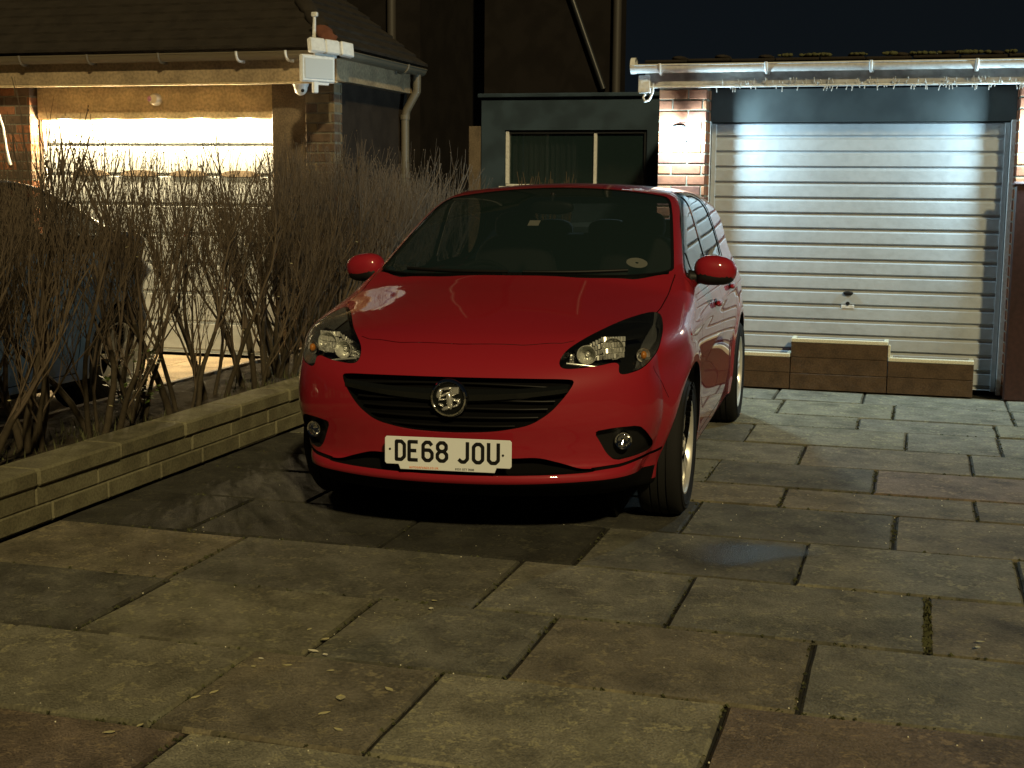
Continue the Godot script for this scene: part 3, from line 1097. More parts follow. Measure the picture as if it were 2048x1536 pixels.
	for q in [[.003, -.010, .013, .036, .12], [.016, .022, .017, .014, .5], [-.006, .038, .024, .006, .15], [.030, .034, .012, .010, -.4], [-.016, .014, .022, .005, .5], [-.036, .006, .005, .020, -.2], [-.026, -.006, .016, .004, .1], [-.010, -.040, .022, .008, .35], [-.032, -.028, .012, .006, -.4], [.022, -.006, .016, .006, -.3], [.040, -.012, .008, .012, .3], [.028, -.030, .014, .005, .5]]:
		blob(bd, T.origin + Vector3(q[0], q[1], .012), Vector3(q[2], q[3], .011), 2.0, 12, 8, Basis(Vector3.BACK, q[4]))
	add_part("emblem_beast", bd, "emblem_chrome", em)
	bd = Soup.new()
	prism(bd, pv([.014, .012, .042, .02, .044, .046, .018, .044]), .006, .026, T, .004)
	var wb := Soup.new()
	blob(wb, T.origin + Vector3(-.038, .018, .014), Vector3(.01, .022, .012), 2.0, 12, 8, Basis(Vector3.BACK, -.4))
	add_part("emblem_wing", wb, "emblem_chrome", em)
	add_part("emblem_flag", bd, "emblem_chrome", em)
	add_part("lower_intake", both(intake), "black_matt", bi)
	# number plate
	var py := .386
	var pz := .842
	var PT := Transform3D(Basis(Vector3.RIGHT, -.06), Vector3(0, py, pz))
	var pp := pv([-.26, -.048, -.253, -.0555, -.203, -.0555, -.195, -.075, .192, -.075, .20, -.0555, .253, -.0555, .26, -.048, .26, .048, .253, .0555, -.253, .0555, -.26, .048])
	var ps := Soup.new()
	prism(ps, pp, -.004, 0.0, PT, .0015)
	var pi := add_part("number_plate", ps, "plate_white")
	var ls := Soup.new()
	var w := .0142
	var b := -.036
	var t := .036
	var x := -.214
	stroke(ls, [V(x + .003, b), V(x + .003, t), V(x + .024, t), V(x + .036, t - .012), V(x + .036, b + .012), V(x + .024, b)], w, 0, .0012, PT, true)
	x = -.158
	stroke(ls, [V(x + .036, t), V(x, t), V(x, b), V(x + .036, b)], w, 0, .0012, PT)
	stroke(ls, [V(x, .001), V(x + .03, .001)], w, 0, .0011, PT)
	x = -.100
	stroke(ls, [V(x + .036, t - .012), V(x + .026, t), V(x + .011, t), V(x, t - .011), V(x, b + .011), V(x + .011, b), V(x + .026, b), V(x + .037, b + .011), V(x + .037, -.006), V(x + .027, .005), V(x + .006, .005)], w, 0, .0012, PT)
	x = -.041
	stroke(ls, [V(x + .011, .002), V(x + .001, .012), V(x + .001, t - .010), V(x + .011, t), V(x + .026, t), V(x + .036, t - .010), V(x + .036, .012), V(x + .026, .002)], w, 0, .0012, PT, true)
	stroke(ls, [V(x + .011, .002), V(x, -.010), V(x, b + .011), V(x + .011, b), V(x + .027, b), V(x + .038, b + .011), V(x + .038, -.010), V(x + .026, .002)], w, 0, .0011, PT, true)
	x = .046
	stroke(ls, [V(x, b + .010), V(x + .012, b), V(x + .025, b), V(x + .036, b + .012), V(x + .036, t + .007)], w, 0, .0012, PT)
	x = .107
	stroke(ls, [V(x, b + .011), V(x, t - .011), V(x + .011, t), V(x + .026, t), V(x + .037, t - .011), V(x + .037, b + .011), V(x + .026, b), V(x + .011, b)], w, 0, .0012, PT, true)
	x = .168
	stroke(ls, [V(x, t + .007), V(x, b + .011), V(x + .011, b), V(x + .028, b), V(x + .039, b + .011), V(x + .039, t + .007)], w, 0, .0012, PT)
	add_part("plate_letters", ls, "plate_black", pi)
	for q in [[-.238, .004], [.226, -.004]]:
		ls = Soup.new()
		lathe(ls, PT * Vector3(q[0], q[1], 0), PT.basis.z, PackedVector2Array([V(.0048, 0), V(.0044, .002), V(0, .0026)]), 12)
		add_part("plate_screw", ls, "plate_black", pi)
	for q in [["AUTOSAVVAGE.CO.UK", -.158, "plate_orange"], ["0151 577 7000", .032, "plate_black"]]:
		var tm := TextMesh.new()
		var fo := SystemFont.new()
		fo.font_names = PackedStringArray(["Droid Sans"])
		fo.font_weight = 700
		tm.font = fo
		tm.font_size = 24
		tm.pixel_size = .0118 / 24.0
		tm.depth = .0008
		tm.horizontal_alignment = HORIZONTAL_ALIGNMENT_LEFT
		tm.text = q[0]
		var ts := Soup.new()
		var ar := tm.surface_get_arrays(0)
		var ix: PackedInt32Array = ar[Mesh.ARRAY_INDEX]
		for k in ix:
			ts.v.append(PT * (ar[Mesh.ARRAY_VERTEX][k] + Vector3(q[1], -.066, .0005)))
			ts.n.append(PT.basis * ar[Mesh.ARRAY_NORMAL][k])
		add_part("plate_print", ts, q[2], pi)
	# wipers
	for q in [[-.55, -.02], [.05, .52]]:
		var wi := Soup.new()
		var pl := PackedVector3Array()
		var rr := PackedFloat32Array()
		for k in 9:
			var xx := lerpf(q[0], q[1], k / 8.0)
			var zz := -.225 - .17 * pow(absf(xx) / .62, 2.2) - .03
			pl.append(on_body(Vector3(xx, 1.04, zz + .035)) + Vector3(0, .004, .0))
			rr.append(.008)
		tube(wi, pl, rr, 6)
		add_part("wiper", wi, "black_plastic")
	# cabin
	var da := Soup.new()
	box(da, Vector3(0, .90, -.62), Vector3(1.40, .16, .62), .05)
	box(da, Vector3(-.37, .985, -.80), Vector3(.34, .07, .2), .03)
	add_part("dashboard", da, "black_matt")
	var stw := Soup.new()
	var SB := Basis(Vector3.RIGHT, -.45)
	var ring := PackedVector3Array()
	var rr2 := PackedFloat32Array()
	for k in 29:
		ring.append(Vector3(-.37, .865, -.98) + SB * Vector3(cos(TAU * k / 28) * .185, sin(TAU * k / 28) * .185, 0))
		rr2.append(.016)
	tube(stw, ring, rr2, 8, false)
	box(stw, Vector3(-.37, .865, -.98), Vector3(.34, .05, .03), .01, SB)
	blob(stw, Vector3(-.37, .865, -.97), Vector3(.07, .06, .03), 2.4, 16, 10, SB)
	add_part("steering_wheel", stw, "black_plastic")
	for sx in [-.37, .37]:
		var se := Soup.new()
		blob(se, Vector3(sx, .80, -1.72), Vector3(.25, .36, .11), 3.2, 24, 16, Basis(Vector3.RIGHT, -.2))
		box(se, Vector3(sx, .46, -1.4), Vector3(.5, .16, .52), .05)
		var si := add_part("front_seat", se, "seat_cloth")
		se = Soup.new()
		blob(se, Vector3(sx, 1.20, -1.80), Vector3(.125, .085, .05), 2.8, 20, 12, Basis(Vector3.RIGHT, -.15))
		add_part("headrest", se, "seat_cloth", si)
		se = Soup.new()
		for px in [-.06, .06]:
			tube(se, PackedVector3Array([Vector3(sx + px, 1.08, -1.775), Vector3(sx + px, 1.19, -1.79)]), PackedFloat32Array([.007, .007]), 8)
		add_part("headrest_post", se, "chrome", si)
	var rs := Soup.new()
	blob(rs, Vector3(0, .78, -2.65), Vector3(.62, .36, .1), 4.0, 24, 12, Basis(Vector3.RIGHT, -.25))
	box(rs, Vector3(0, .45, -2.35), Vector3(1.2, .16, .5), .05)
	for sx in [-.36, 0.0, .36]:
		blob(rs, Vector3(sx, 1.15, -2.74), Vector3(.13, .07, .045), 2.8, 16, 10)
	add_part("rear_seat", rs, "seat_cloth")
	var rm := Soup.new()
	blob(rm, Vector3(0, 1.315, -1.08), Vector3(.115, .036, .022), 2.8, 20, 10)
	tube(rm, PackedVector3Array([Vector3(0, 1.33, -1.07), Vector3(0, 1.385, -1.10)]), PackedFloat32Array([.01, .014]), 8)
	add_part("rear_view_mirror", rm, "black_plastic")
	# windscreen stickers: round disc low on the right, label near the top
	var pd := Soup.new()
	var pn := on_body(Vector3(.545, 1.075, -.45))
	lathe(pd, pn - body_normal(pn) * .012, body_normal(pn), PackedVector2Array([V(.008, .001), V(.050, .001)]), 24)
	add_part("permit_disc", pd, "paper")
	pd = Soup.new()
	pn = on_body(Vector3(-.02, 1.25, -.75))
	var nb := body_normal(pn)
	var ub := Vector3.RIGHT.cross(nb)
	box(pd, pn - nb * .014, Vector3(.055, .002, .06), .0, Basis(Vector3.RIGHT, nb, Vector3.RIGHT.cross(nb)))
	add_part("screen_label", pd, "paper")

func wheel_parts(root: Node3D, x: float, z: float) -> void:
	var sg := signf(x)
	var c := Vector3(x, .308, z)
	var ax := Vector3(sg, 0, 0)
	var s := Soup.new()
	lathe(s, c, ax, PackedVector2Array([V(.212, .078), V(.222, .092), V(.25, .098), V(.278, .096), V(.296, .086), V(.304, .072), V(.3055, .05), V(.3055, .038), V(.299, .037), V(.299, .031), V(.306, .030), V(.308, .012), V(.308, .004), V(.301, .003), V(.301, -.003), V(.308, -.004), V(.306, -.03), V(.299, -.031), V(.299, -.037), V(.3055, -.038), V(.304, -.072), V(.29, -.09), V(.25, -.098), V(.212, -.09)]), 56)
	for k in 2:
		lathe(s, c, ax, PackedVector2Array([V(.255 + k * .016, .098), V(.258 + k * .016, .1005), V(.263 + k * .016, .1), V(.266 + k * .016, .097)]), 56)
	var t := part("wheel", s, M.rubber, root)
	s = Soup.new()
	lathe(s, c, ax, PackedVector2Array([V(.196, -.09), V(.19, 0.0), V(.198, .055), V(.203, .080), V(.209, .090), V(.216, .091), V(.219, .082), V(.212, .074)]), 56)
	var hub := PackedVector2Array([V(.062, .02), V(.058, .06), V(.050, .072), V(.032, .078), V(.03, .082), V(.0, .084)])
	lathe(s, c, ax, hub, 32)
	for k in 5:
		var a := TAU * k / 5 + PI / 2
		# a spoke that forks towards the rim
		for f in [-1.0, 1.0]:
			var d0 := Vector2(cos(a), sin(a))
			var o0 := Vector2(-sin(a), cos(a))
			var w := 6
			for j in w:
				var q := []
				for e in [j, j + 1]:
					var u: float = e / float(w)
					var r := lerpf(.045, .205, u)
					var off: float = f * (lerpf(.014, .05, u * u) if true else 0.0)
					var half: float = lerpf(.017, .013, u)
					var dep := lerpf(.07, .064, u) + .014 * sin(u * PI * .8)
					var m: Vector2 = d0 * r + o0 * off
					var l: Vector2 = m - o0 * half
					var h: Vector2 = m + o0 * half
					q.append([c + Vector3(sg * (dep - .03), l.y, l.x), c + Vector3(sg * (dep - .004), l.y, l.x), c + Vector3(sg * dep, (l + (h - l) * .22).y, (l + (h - l) * .22).x), c + Vector3(sg * dep, (l + (h - l) * .78).y, (l + (h - l) * .78).x), c + Vector3(sg * (dep - .004), h.y, h.x), c + Vector3(sg * (dep - .03), h.y, h.x)])
				for i in 5:
					var oo: Vector3 = [Vector3(0, -o0.y, -o0.x), Vector3(sg, -o0.y, -o0.x), Vector3(sg, 0, 0), Vector3(sg, o0.y, o0.x), Vector3(0, o0.y, o0.x)][i]
					s.quad(q[0][i], q[1][i], q[1][i + 1], q[0][i + 1], oo)
	part("rim", s, M.alloy, t)
	s = Soup.new()
	for k in 5:
		var a := TAU * (k + .5) / 5 + PI / 2
		lathe(s, c + Vector3(sg * .066, sin(a) * .04, cos(a) * .04), ax, PackedVector2Array([V(.009, 0), V(.009, .012), V(0, .013)]), 8)
	lathe(s, c, ax, PackedVector2Array([V(.0, .0), V(.135, 0), V(.135, -.02), V(.06, -.02)]), 32)
	part("brake_disc", s, M.alloy_dark, t)

# a shorter nose and a windscreen further forward, for the neighbour's car
func cab_forward(s: Soup) -> Soup:
	var o := Soup.new()
	o.v = s.v.duplicate()
	o.n = s.n.duplicate()
	for i in o.v.size():
		var p := o.v[i]
		var q := o.n[i]
		if p.z > 0.36:
			p.z = 0.36 + (p.z - 0.36) * 0.5
			q.z *= 2.0
		var t := clampf((p.y - 0.72) / 0.3, 0.0, 1.0)
		p.z += 0.75 * t * t * (3.0 - 2.0 * t)
		q.y -= 0.75 * 6.0 * t * (1.0 - t) / 0.3 * q.z
		o.v[i] = p
		o.n[i] = q.normalized()
	return o

func build_car(called: String, label: String, paint: String, at: Vector3, turn: float, group: String, plain: bool) -> Node3D:
	var root := thing(called, label, "car", at, turn, group)
	var made := []
	var lean := Transform3D(Basis(Vector3.BACK, 0.0 if plain else 0.015), Vector3(0, .0, 0))
	for p in car_parts:
		if plain and p[0] in ["plate_letters", "plate_print", "plate_screw", "emblem_ring", "permit_disc", "screen_label", "emblem", "emblem_beast", "emblem_flag", "emblem_wing"]:
			made.append(null)
			continue
		var par: Node = root if p[3] < 0 else made[p[3]]
		var m: Material = M[paint] if p[2] == "PAINT" else M[p[2]]
		if p[0] == "rear_lamp":
			m = M.tail_red
		# a sub-part of a sub-part hangs on the sub-part's parent instead
		if par.get_parent() != root and par != root:
			par = par.get_parent()
		made.append(part(p[0], cab_forward(p[1]) if plain else p[1].moved(lean), m, par))
	for x in [.748, -.748]:
		for z in [0.0, -2.511]:
			wheel_parts(root, x if z == 0.0 else x * 1.022, z)
	return root

# ---------------------------------------------------------------- the place
func _ready() -> void:
	rng.seed = 11
	stain_noise.seed = 17
	stain_noise.frequency = .03
	stain_noise.fractal_octaves = 4
	# camera
	var fw := Vector3(-sin(CAM_YAW) * cos(CAM_PITCH), -sin(CAM_PITCH), -cos(CAM_YAW) * cos(CAM_PITCH))
	var r := fw.cross(Vector3.UP).normalized()
	var u := r.cross(fw)
	var r2 := r * cos(CAM_ROLL) + u * sin(CAM_ROLL)
	var u2 := u * cos(CAM_ROLL) - r * sin(CAM_ROLL)
	var cam := Camera3D.new()
	cam.name = "camera"
	cam.transform = Transform3D(Basis(r2, u2, -fw), Vector3(0, CAM_H, 0))
	cam.fov = 31.373
	cam.near = 0.05
	cam.far = 400.0
	add_child(cam)
	cam.current = true
	# night sky
	var sky_m := ProceduralSkyMaterial.new()
	sky_m.sky_top_color = Color(0.03, 0.04, 0.052)
	sky_m.sky_horizon_color = Color(0.05, 0.067, 0.08)
	sky_m.sky_curve = 0.2
	sky_m.ground_bottom_color = Color(0.03, 0.03, 0.03)
	sky_m.ground_horizon_color = Color(0.06, 0.065, 0.075)
	var sky := Sky.new()
	sky.sky_material = sky_m
	var env := Environment.new()
	env.background_mode = Environment.BG_SKY
	env.sky = sky
	env.tonemap_mode = Environment.TONE_MAPPER_LINEAR
	env.tonemap_exposure = 1.2
	env.sdfgi_enabled = true
	env.ssao_enabled = true
	env.ssil_enabled = true
	var we := WorldEnvironment.new()
	we.name = "world_environment"
	we.environment = env
	add_child(we)
	# the glow of the street behind the photographer: warm, weak, from high behind on the right
	var sun := DirectionalLight3D.new()
	sun.name = "night_light"
	sun.light_color = Color(1.0, 0.905, 0.67)
	sun.light_energy = 0.56
	sun.light_angular_distance = 3.0
	sun.shadow_enabled = true
	sun.sky_mode = DirectionalLight3D.SKY_MODE_LIGHT_ONLY
	add_child(sun)
	sun.look_at_from_position(Vector3(3.4, 6.4, 4.5), Vector3(-1.6, 0, -4.0))

	make_materials()
	build_ground()
	build_driveway()
	build_low_wall()
	build_neighbour_ground()
	build_right_garage()
	build_left_garage()
	build_back_buildings()
	car_model()
	build_car("red_car", "shiny red hatchback parked nose out on the slab driveway", "paint_red", CAR_AT, CAR_TURN, "", false)
	build_car("blue_car", "dark blue car behind the bare hedge on the left", "paint_blue", Vector3(-5.62, 0.03, -7.5), PI - 0.01, "", true)
	build_hedge()
	build_small_things()

func light(called: String, at: Vector3, energy: float, c: Color, size: float, parent: Node) -> void:
	var l := OmniLight3D.new()
	l.name = called
	l.position = at
	l.light_energy = energy
	l.light_color = c
	l.light_size = size
	l.omni_range = 30.0
	l.omni_attenuation = 2.0
	l.shadow_enabled = true
	parent.add_child(l)

func build_ground() -> void:
	var s := Soup.new()
	s.quad(Vector3(-120, -0.06, 60), Vector3(120, -0.06, 60), Vector3(120, -0.06, -120), Vector3(-120, -0.06, -120), Vector3.UP)
	structure("ground", s, M.earth)

# a flag: slightly uneven top with worn rounded edges
func flag(x0: float, x1: float, z0: float, z1: float, thick: float, tilt: float) -> Soup:
	var s := Soup.new()
	var b := Basis(Vector3(rng.randf_range(-1, 1), 0, rng.randf_range(-1, 1)).normalized(), tilt)
	var hx := (x1 - x0) / 2.0 - rng.randf_range(.003, .008)
	var hz := (z1 - z0) / 2.0 - rng.randf_range(.003, .008)
	var e := .009
	var nx := 7
	var nz := 5
	var off := Vector2(rng.randf() * 90.0, rng.randf() * 90.0)
	var rim_tone := rng.randf_range(.85, 1.3)
	var tone := rng.randf_range(.85, 1.15)
	var P := []
	var C := []
	for i in nx + 1:
		for k in nz + 1:
			var u := i / float(nx) * 2.0 - 1.0
			var w := k / float(nz) * 2.0 - 1.0
			var edge := maxf(absf(u), absf(w)) > .99
			var jag := Vector2(stain_noise.get_noise_2d(off.x + u * 40.0, off.y + 70.0), stain_noise.get_noise_2d(off.x + w * 40.0, off.y - 70.0)) * .004
			var y := .0 if edge else stain_noise.get_noise_2d(off.x + u * 20.0, off.y + w * 20.0) * .003 + .0015
			P.append(b * Vector3(u * (hx - e) + (jag.y if absf(u) > .99 else 0.0), y, w * (hz - e) + (jag.x if absf(w) > .99 else 0.0)))
			var st := 1.0 + stain_noise.get_noise_2d(off.x + u * 55.0, off.y + w * 40.0) * .75
			st = clampf(st, .5, 1.5) * tone * (rim_tone if edge else 1.0)
			C.append(Color(st, st * rng.randf_range(.98, 1.02), st * .98))
	for i in nx:
		for k in nz:
			var q := [i * (nz + 1) + k, (i + 1) * (nz + 1) + k, (i + 1) * (nz + 1) + k + 1, i * (nz + 1) + k + 1]
			for t in [[0, 1, 2], [0, 2, 3]]:
				var pp := [P[q[t[0]]], P[q[t[1]]], P[q[t[2]]]]
				s.ctri(pp, [Vector3.UP, Vector3.UP, Vector3.UP], [C[q[t[0]]], C[q[t[1]]], C[q[t[2]]]])
	# worn rounded rim and sides
	var loop := []
	for i in nx:
		loop.append(i * (nz + 1))
	for k in nz:
		loop.append(nx * (nz + 1) + k)
	for i in nx:
		loop.append((nx - i) * (nz + 1) + nz)
	for k in nz:
		loop.append(nz - k)
	for j in loop.size():
		var a: Vector3 = P[loop[j]]
		var d: Vector3 = P[loop[(j + 1) % loop.size()]]
		var ca: Color = C[loop[j]] * Color(.55, .55, .53)
		var o := (d - a).normalized().cross(Vector3.UP)
		if o.dot(a + d) < 0.0:
			o = -o
		var oa := Vector3(signf(a.x) if absf(a.x) > hx - e - .006 else 0.0, 0, signf(a.z) if absf(a.z) > hz - e - .006 else 0.0) * e
		var od := Vector3(signf(d.x) if absf(d.x) > hx - e - .006 else 0.0, 0, signf(d.z) if absf(d.z) > hz - e - .006 else 0.0) * e
		var a2 := a + oa - Vector3(0, e * .8, 0)
		var d2 := d + od - Vector3(0, e * .8, 0)
		var n1 := (o + Vector3.UP).normalized()
		s.ctri([a, d, d2], [n1, n1, n1], [ca, ca, ca])
		s.ctri([a, d2, a2], [n1, n1, n1], [ca, ca, ca])
		var dn := Vector3(0, thick - e, 0)
		s.ctri([a2, d2, d2 - dn], [o, o, o], [ca, ca, ca])
		s.ctri([a2, d2 - dn, a2 - dn], [o, o, o], [ca, ca, ca])
	return s

func build_driveway() -> void:
	var drive := structure("driveway", bx(-3.47, 6.0, -.05, -.012, -10.15, 8.0, 0.0), M.joint_sand)
	# rows of flags: [z of the near edge, z of the far edge, joints]
	var rows := [
		[-1.2, -1.83, [-2.2, -1.35, -.5, .35]],
		[-1.83, -2.44, [-2.63, -1.5, -.9, .0]],
		[-2.44, -3.05, [-2.66, -1.78, -.93, -.08, .77]],
		[-3.05, -3.67, [-2.75, -1.90, -1.288, -.45, .4]],
		[-3.67, -4.285, [-2.55, -1.74, -1.10, -.257, .6]],
		[-4.285, -4.91, [-2.57, -1.40, -.735, .09, .94]],
		[-4.91, -5.52, [-2.85, -2.0, -1.2, -.37, .42, 1.2]],
		[-5.52, -6.13, [-2.6, -1.75, -.9, -.04, .81]],
		[-6.13, -6.55, [-2.3, -1.4, -.55, .305, 1.15]],
		[-6.55, -7.12, [-2.75, -1.85, -.95, -.15, .7]],
		[-7.12, -7.7, [-2.4, -1.5, -.55, .32, 1.15]],
		[-7.7, -8.3, [-2.7, -1.8, -.9, -.014, .49, 1.3]],
		[-8.3, -8.74, [-2.2, -1.2, -.30, .5, 1.3]],
		[-8.74, -9.33, [-2.5, -1.65, -.82, -.1, .62]],
		[-9.33, -9.87, [-2.7, -1.75, -.9, -.31, .62, 1.4]],
	]
	var kinds := ["slab_grey", "slab_mottled", "slab_brown", "slab_dark", "slab_pink", "slab_lichen"]
	# slab colours and painted shade, by row and place; the rest at random
	var known := {"2:0": "slab_pink", "2:1": "slab_pink", "2:2": "slab_lichen", "3:0": "slab_mottled", "3:1": "slab_mottled", "3:2": "slab_brown", "3:3": "slab_lichen", "3:4": "slab_pink", "3:5": "slab_pink", "4:0": "slab_dark", "4:1": "slab_mottled", "4:2": "slab_grey", "4:3": "slab_brown", "4:4": "slab_grey", "4:5": "slab_lichen", "5:0": "slab_brown", "5:1": "slab_dark", "5:2": "slab_grey", "5:3": "slab_grey", "5:4": "slab_brown", "5:5": "slab_pink", "6:3": "slab_dark", "6:4": "slab_grey", "6:5": "slab_mottled", "6:6": "slab_dark", "7:4": "slab_brown", "7:3": "slab_dark", "7:5": "slab_dark", "8:3": "slab_brown", "8:4": "slab_brown", "8:2": "slab_brown", "9:3": "slab_dark", "9:4": "slab_pink", "6:0": "slab_shaded", "6:1": "slab_shaded", "6:2": "slab_shaded", "7:0": "slab_shaded", "7:1": "slab_shaded", "7:2": "slab_shaded", "8:0": "slab_shaded", "8:1": "slab_shaded", "9:0": "slab_shaded", "9:1": "slab_shaded", "10:0": "slab_dark"}
	for i in rows.size():
		var js: Array = [-3.46] + rows[i][2]
		while js[js.size() - 1] < 2.6:
			js.append(js[js.size() - 1] + .86)
		for k in js.size() - 1:
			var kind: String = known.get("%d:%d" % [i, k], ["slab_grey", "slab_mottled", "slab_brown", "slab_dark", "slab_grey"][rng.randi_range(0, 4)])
			if i >= 12:
				kind = ["slab_grey", "slab_grey", "slab_mottled"][rng.randi_range(0, 2)]
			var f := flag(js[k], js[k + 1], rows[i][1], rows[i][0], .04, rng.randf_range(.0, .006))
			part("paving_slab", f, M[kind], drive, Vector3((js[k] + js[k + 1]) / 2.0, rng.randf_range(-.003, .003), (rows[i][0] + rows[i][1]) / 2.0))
	# moss in the joints
	var ms := Soup.new()
	for i in rows.size() - 1:
		for q in 150:
			var x := rng.randf_range(-3.4, 1.6)
			var p := Vector3(x, -.004, rows[i][1] + rng.randf_range(-.012, .012))
			if rng.randf() < .5:
				var js: Array = rows[i][2]
				p = Vector3(js[rng.randi_range(0, js.size() - 1)] + rng.randf_range(-.012, .012), -.004, rng.randf_range(rows[i][1], rows[i][0]))
			var w := rng.randf_range(.003, .011)
			for e in 3:
				var a := rng.randf() * TAU
				var d := Vector3(cos(a), 0, sin(a)) * w
				ms.flat(p - d, p + d, p + Vector3(0, w * .9, 0) + d.cross(Vector3.UP) * .5, Vector3(d.z, .4, -d.x))
	# a heavier tuft line beside the pinkish slab on the right
	for q in 170:
		var p := Vector3(.09 + rng.randf_range(-.012, .012), -.003, rng.randf_range(-4.9, -4.28))
		var w := rng.randf_range(.004, .012)
		var a := rng.randf() * TAU
		var d := Vector3(cos(a), 0, sin(a)) * w
		ms.flat(p - d, p + d, p + Vector3(0, w * 1.2, 0), Vector3(d.z, .4, -d.x))
	var mo := part("moss", ms, M.moss, drive)
	mo.set_meta("kind", "stuff")
	# shallow puddle in the hollow before the front wheel
	var pu := pv([-.94, -5.30, -.80, -5.38, -.62, -5.44, -.45, -5.47, -.30, -5.43, -.22, -5.36, -.33, -5.28, -.42, -5.17, -.50, -5.09, -.60, -5.00, -.72, -4.97, -.86, -5.05, -.93, -5.18])
	pu = chaikin(pu, 2)
	var ws := Soup.new()
	var pc := Vector2(-.58, -5.24)
	for k in pu.size():
		for j in 5:
			var f := [j / 5.0, (j + 1) / 5.0]
			var q := [pc.lerp(pu[k], f[0]), pc.lerp(pu[(k + 1) % pu.size()], f[0]), pc.lerp(pu[(k + 1) % pu.size()], f[1]), pc.lerp(pu[k], f[1])]
			var vv := []
			var cc := []
			for e in 4:
				vv.append(Vector3(q[e].x, .0115, q[e].y))
				var al := 1.0 - smoothstep(.45, 1.0, [f[0], f[0], f[1], f[1]][e])
				cc.append(Color(1, 1, 1, al * smoothstep(-.98, -.6, q[e].x)))
			ws.ctri([vv[0], vv[1], vv[2]], [Vector3.UP, Vector3.UP, Vector3.UP], [cc[0], cc[1], cc[2]])
			ws.ctri([vv[0], vv[2], vv[3]], [Vector3.UP, Vector3.UP, Vector3.UP], [cc[0], cc[2], cc[3]])
	structure("puddle", ws, M.water)
	# specks of grit
	var gs := Soup.new()
	for q in 420:
		var p := Vector3(rng.randf_range(-2.9, 1.4), .001, rng.randf_range(-6.5, -2.5))
		blob(gs, p, Vector3.ONE * rng.randf_range(.001, .0032), 2.0, 5, 3)
	var gr := part("grit", gs, M.leaf_pale, drive)
	gr.set_meta("kind", "stuff")

func build_low_wall() -> void:
	var wall := thing("low_wall", "low wall of pale blocks between the slab driveway and the hedge", "wall", Vector3(0, 0, 0))
	part("core", bx(-3.645, -3.475, 0, .235, -10.1, 2.0, .0), M.mortar, wall)
	var kinds := ["wall_block", "wall_block", "wall_block_dark"]
	for row in 3:
		var z := -1.0 + row * .21
		var y0: float = [.004, .087, .170][row]
		var h: float = [.080, .080, .075][row]
		while z > -10.05:
			var l := rng.randf_range(.40, .46) if row < 2 else rng.randf_range(.56, .64)
			var s := Soup.new()
			box(s, Vector3.ZERO, Vector3(.20 if row < 2 else .206, h, l - .006), .006 if row < 2 else .010)
			part("block" if row < 2 else "coping", s, M[kinds[rng.randi_range(0, 2)]], wall, Vector3(-3.566 + rng.randf_range(-.003, .003) + (.012 if row == 2 else 0.0), y0 + h / 2.0, z - l / 2.0))
			z -= l
	# soil of the bed behind
	var s := Soup.new()
	var f := FastNoiseLite.new()
	f.seed = 4
	f.frequency = 2.2
	var nx := 14
	var nz := 150
	var P := []
	for i in nx + 1:
		for k in nz + 1:
			var x := lerpf(-4.36, -3.66, i / float(nx))
			var z := lerpf(1.0, -10.6, k / float(nz))
			P.append(Vector3(x, .19 + .035 * f.get_noise_2d(x * 2, z * 2) + .03 * sin(i / float(nx) * PI), z))
	for i in nx:
		for k in nz:
			var a := i * (nz + 1) + k
			s.quad(P[a], P[a + 1], P[a + nz + 2], P[a + nz + 1], Vector3.UP)
	structure("soil_bed", s, M.earth)
	var e := structure("bed_edging", null, null)
	for k in 8:
		part("board", bx(-4.40, -4.362, 0, .21, -1.0 - k * 1.2, -2.19 - k * 1.2, .004), M.brown_board, e)
	# ground ivy and grass along the bed
	var gs := Soup.new()
	for k in 1500:
		var p := Vector3(rng.randf_range(-4.0, -3.64), .2, rng.randf_range(-10.0, -3.8))
		if sin(p.z * 3.1) + rng.randf_range(-1, 1) < .1:
			continue
		var a := rng.randf() * TAU
		var d := Vector3(cos(a), 0, sin(a))
		var l := rng.randf_range(.02, .09)
		var w := d.cross(Vector3.UP) * rng.randf_range(.002, .006)
		gs.flat(p - w, p + w, p + d * l * .4 + Vector3(0, l, 0), d.cross(w))
	var g := structure("bed_grass", gs, M.moss)
	g.set_meta("kind", "stuff")

func build_neighbour_ground() -> void:
	var d := structure("neighbour_drive", bx(-11.0, -4.405, -.05, -.012, -10.15, 3.0, 0.0), M.joint_sand)
	for i in 14:
		for k in 10:
			var x := -4.42 - k * .6
			var z := -10.1 + i * .62
			if x < -9.0:
				continue
			part("paving_slab", flag(x - .6, x, z, z + .62, .03, .003), M.neighbour_slab, d, Vector3(x - .3, .0, z + .31))

# a brick pier; its bricks are parts of the pier
func pier(root: Node3D, x0: float, x1: float, y1: float, z: float, depth: float, flip := 0, kinds := ["brick_red", "brick_orange", "brick_red", "brick_dark", "brick_orange"]) -> void:
	var core := part("pier", bx(x0 + .006, x1 - .006, 0, y1, z - depth, z - .006, 0.0), M.mortar, root)
	var row := 0
	var y := .008
	while y < y1 - .03:
		var x := x0
		var half := (row + flip) % 2 == 0
		var first := true
		while x < x1 - .02:
			var l: float = .1025 if (half and first) else .215
			first = false
			var e := minf(x + l, x1)
			var s := Soup.new()
			box(s, Vector3.ZERO, Vector3(e - x - .009, .064, .11), .004)
			part("brick", s, M[kinds[rng.randi_range(0, kinds.size() - 1)]], core, Vector3((x + e) / 2.0, y + .0325, z - .055 + rng.randf_range(-.002, .002)))
			x = e
		# the sides of the pier
		for sd in [x0, x1]:
			var s := Soup.new()
			box(s, Vector3.ZERO, Vector3(.012, .064, depth - .13), .003)
			part("brick", s, M[kinds[rng.randi_range(0, kinds.size() - 1)]], core, Vector3(sd + (.004 if sd == x0 else -.004), y + .0325, z - .12 - (depth - .13) / 2.0))
		y += .0755
		row += 1

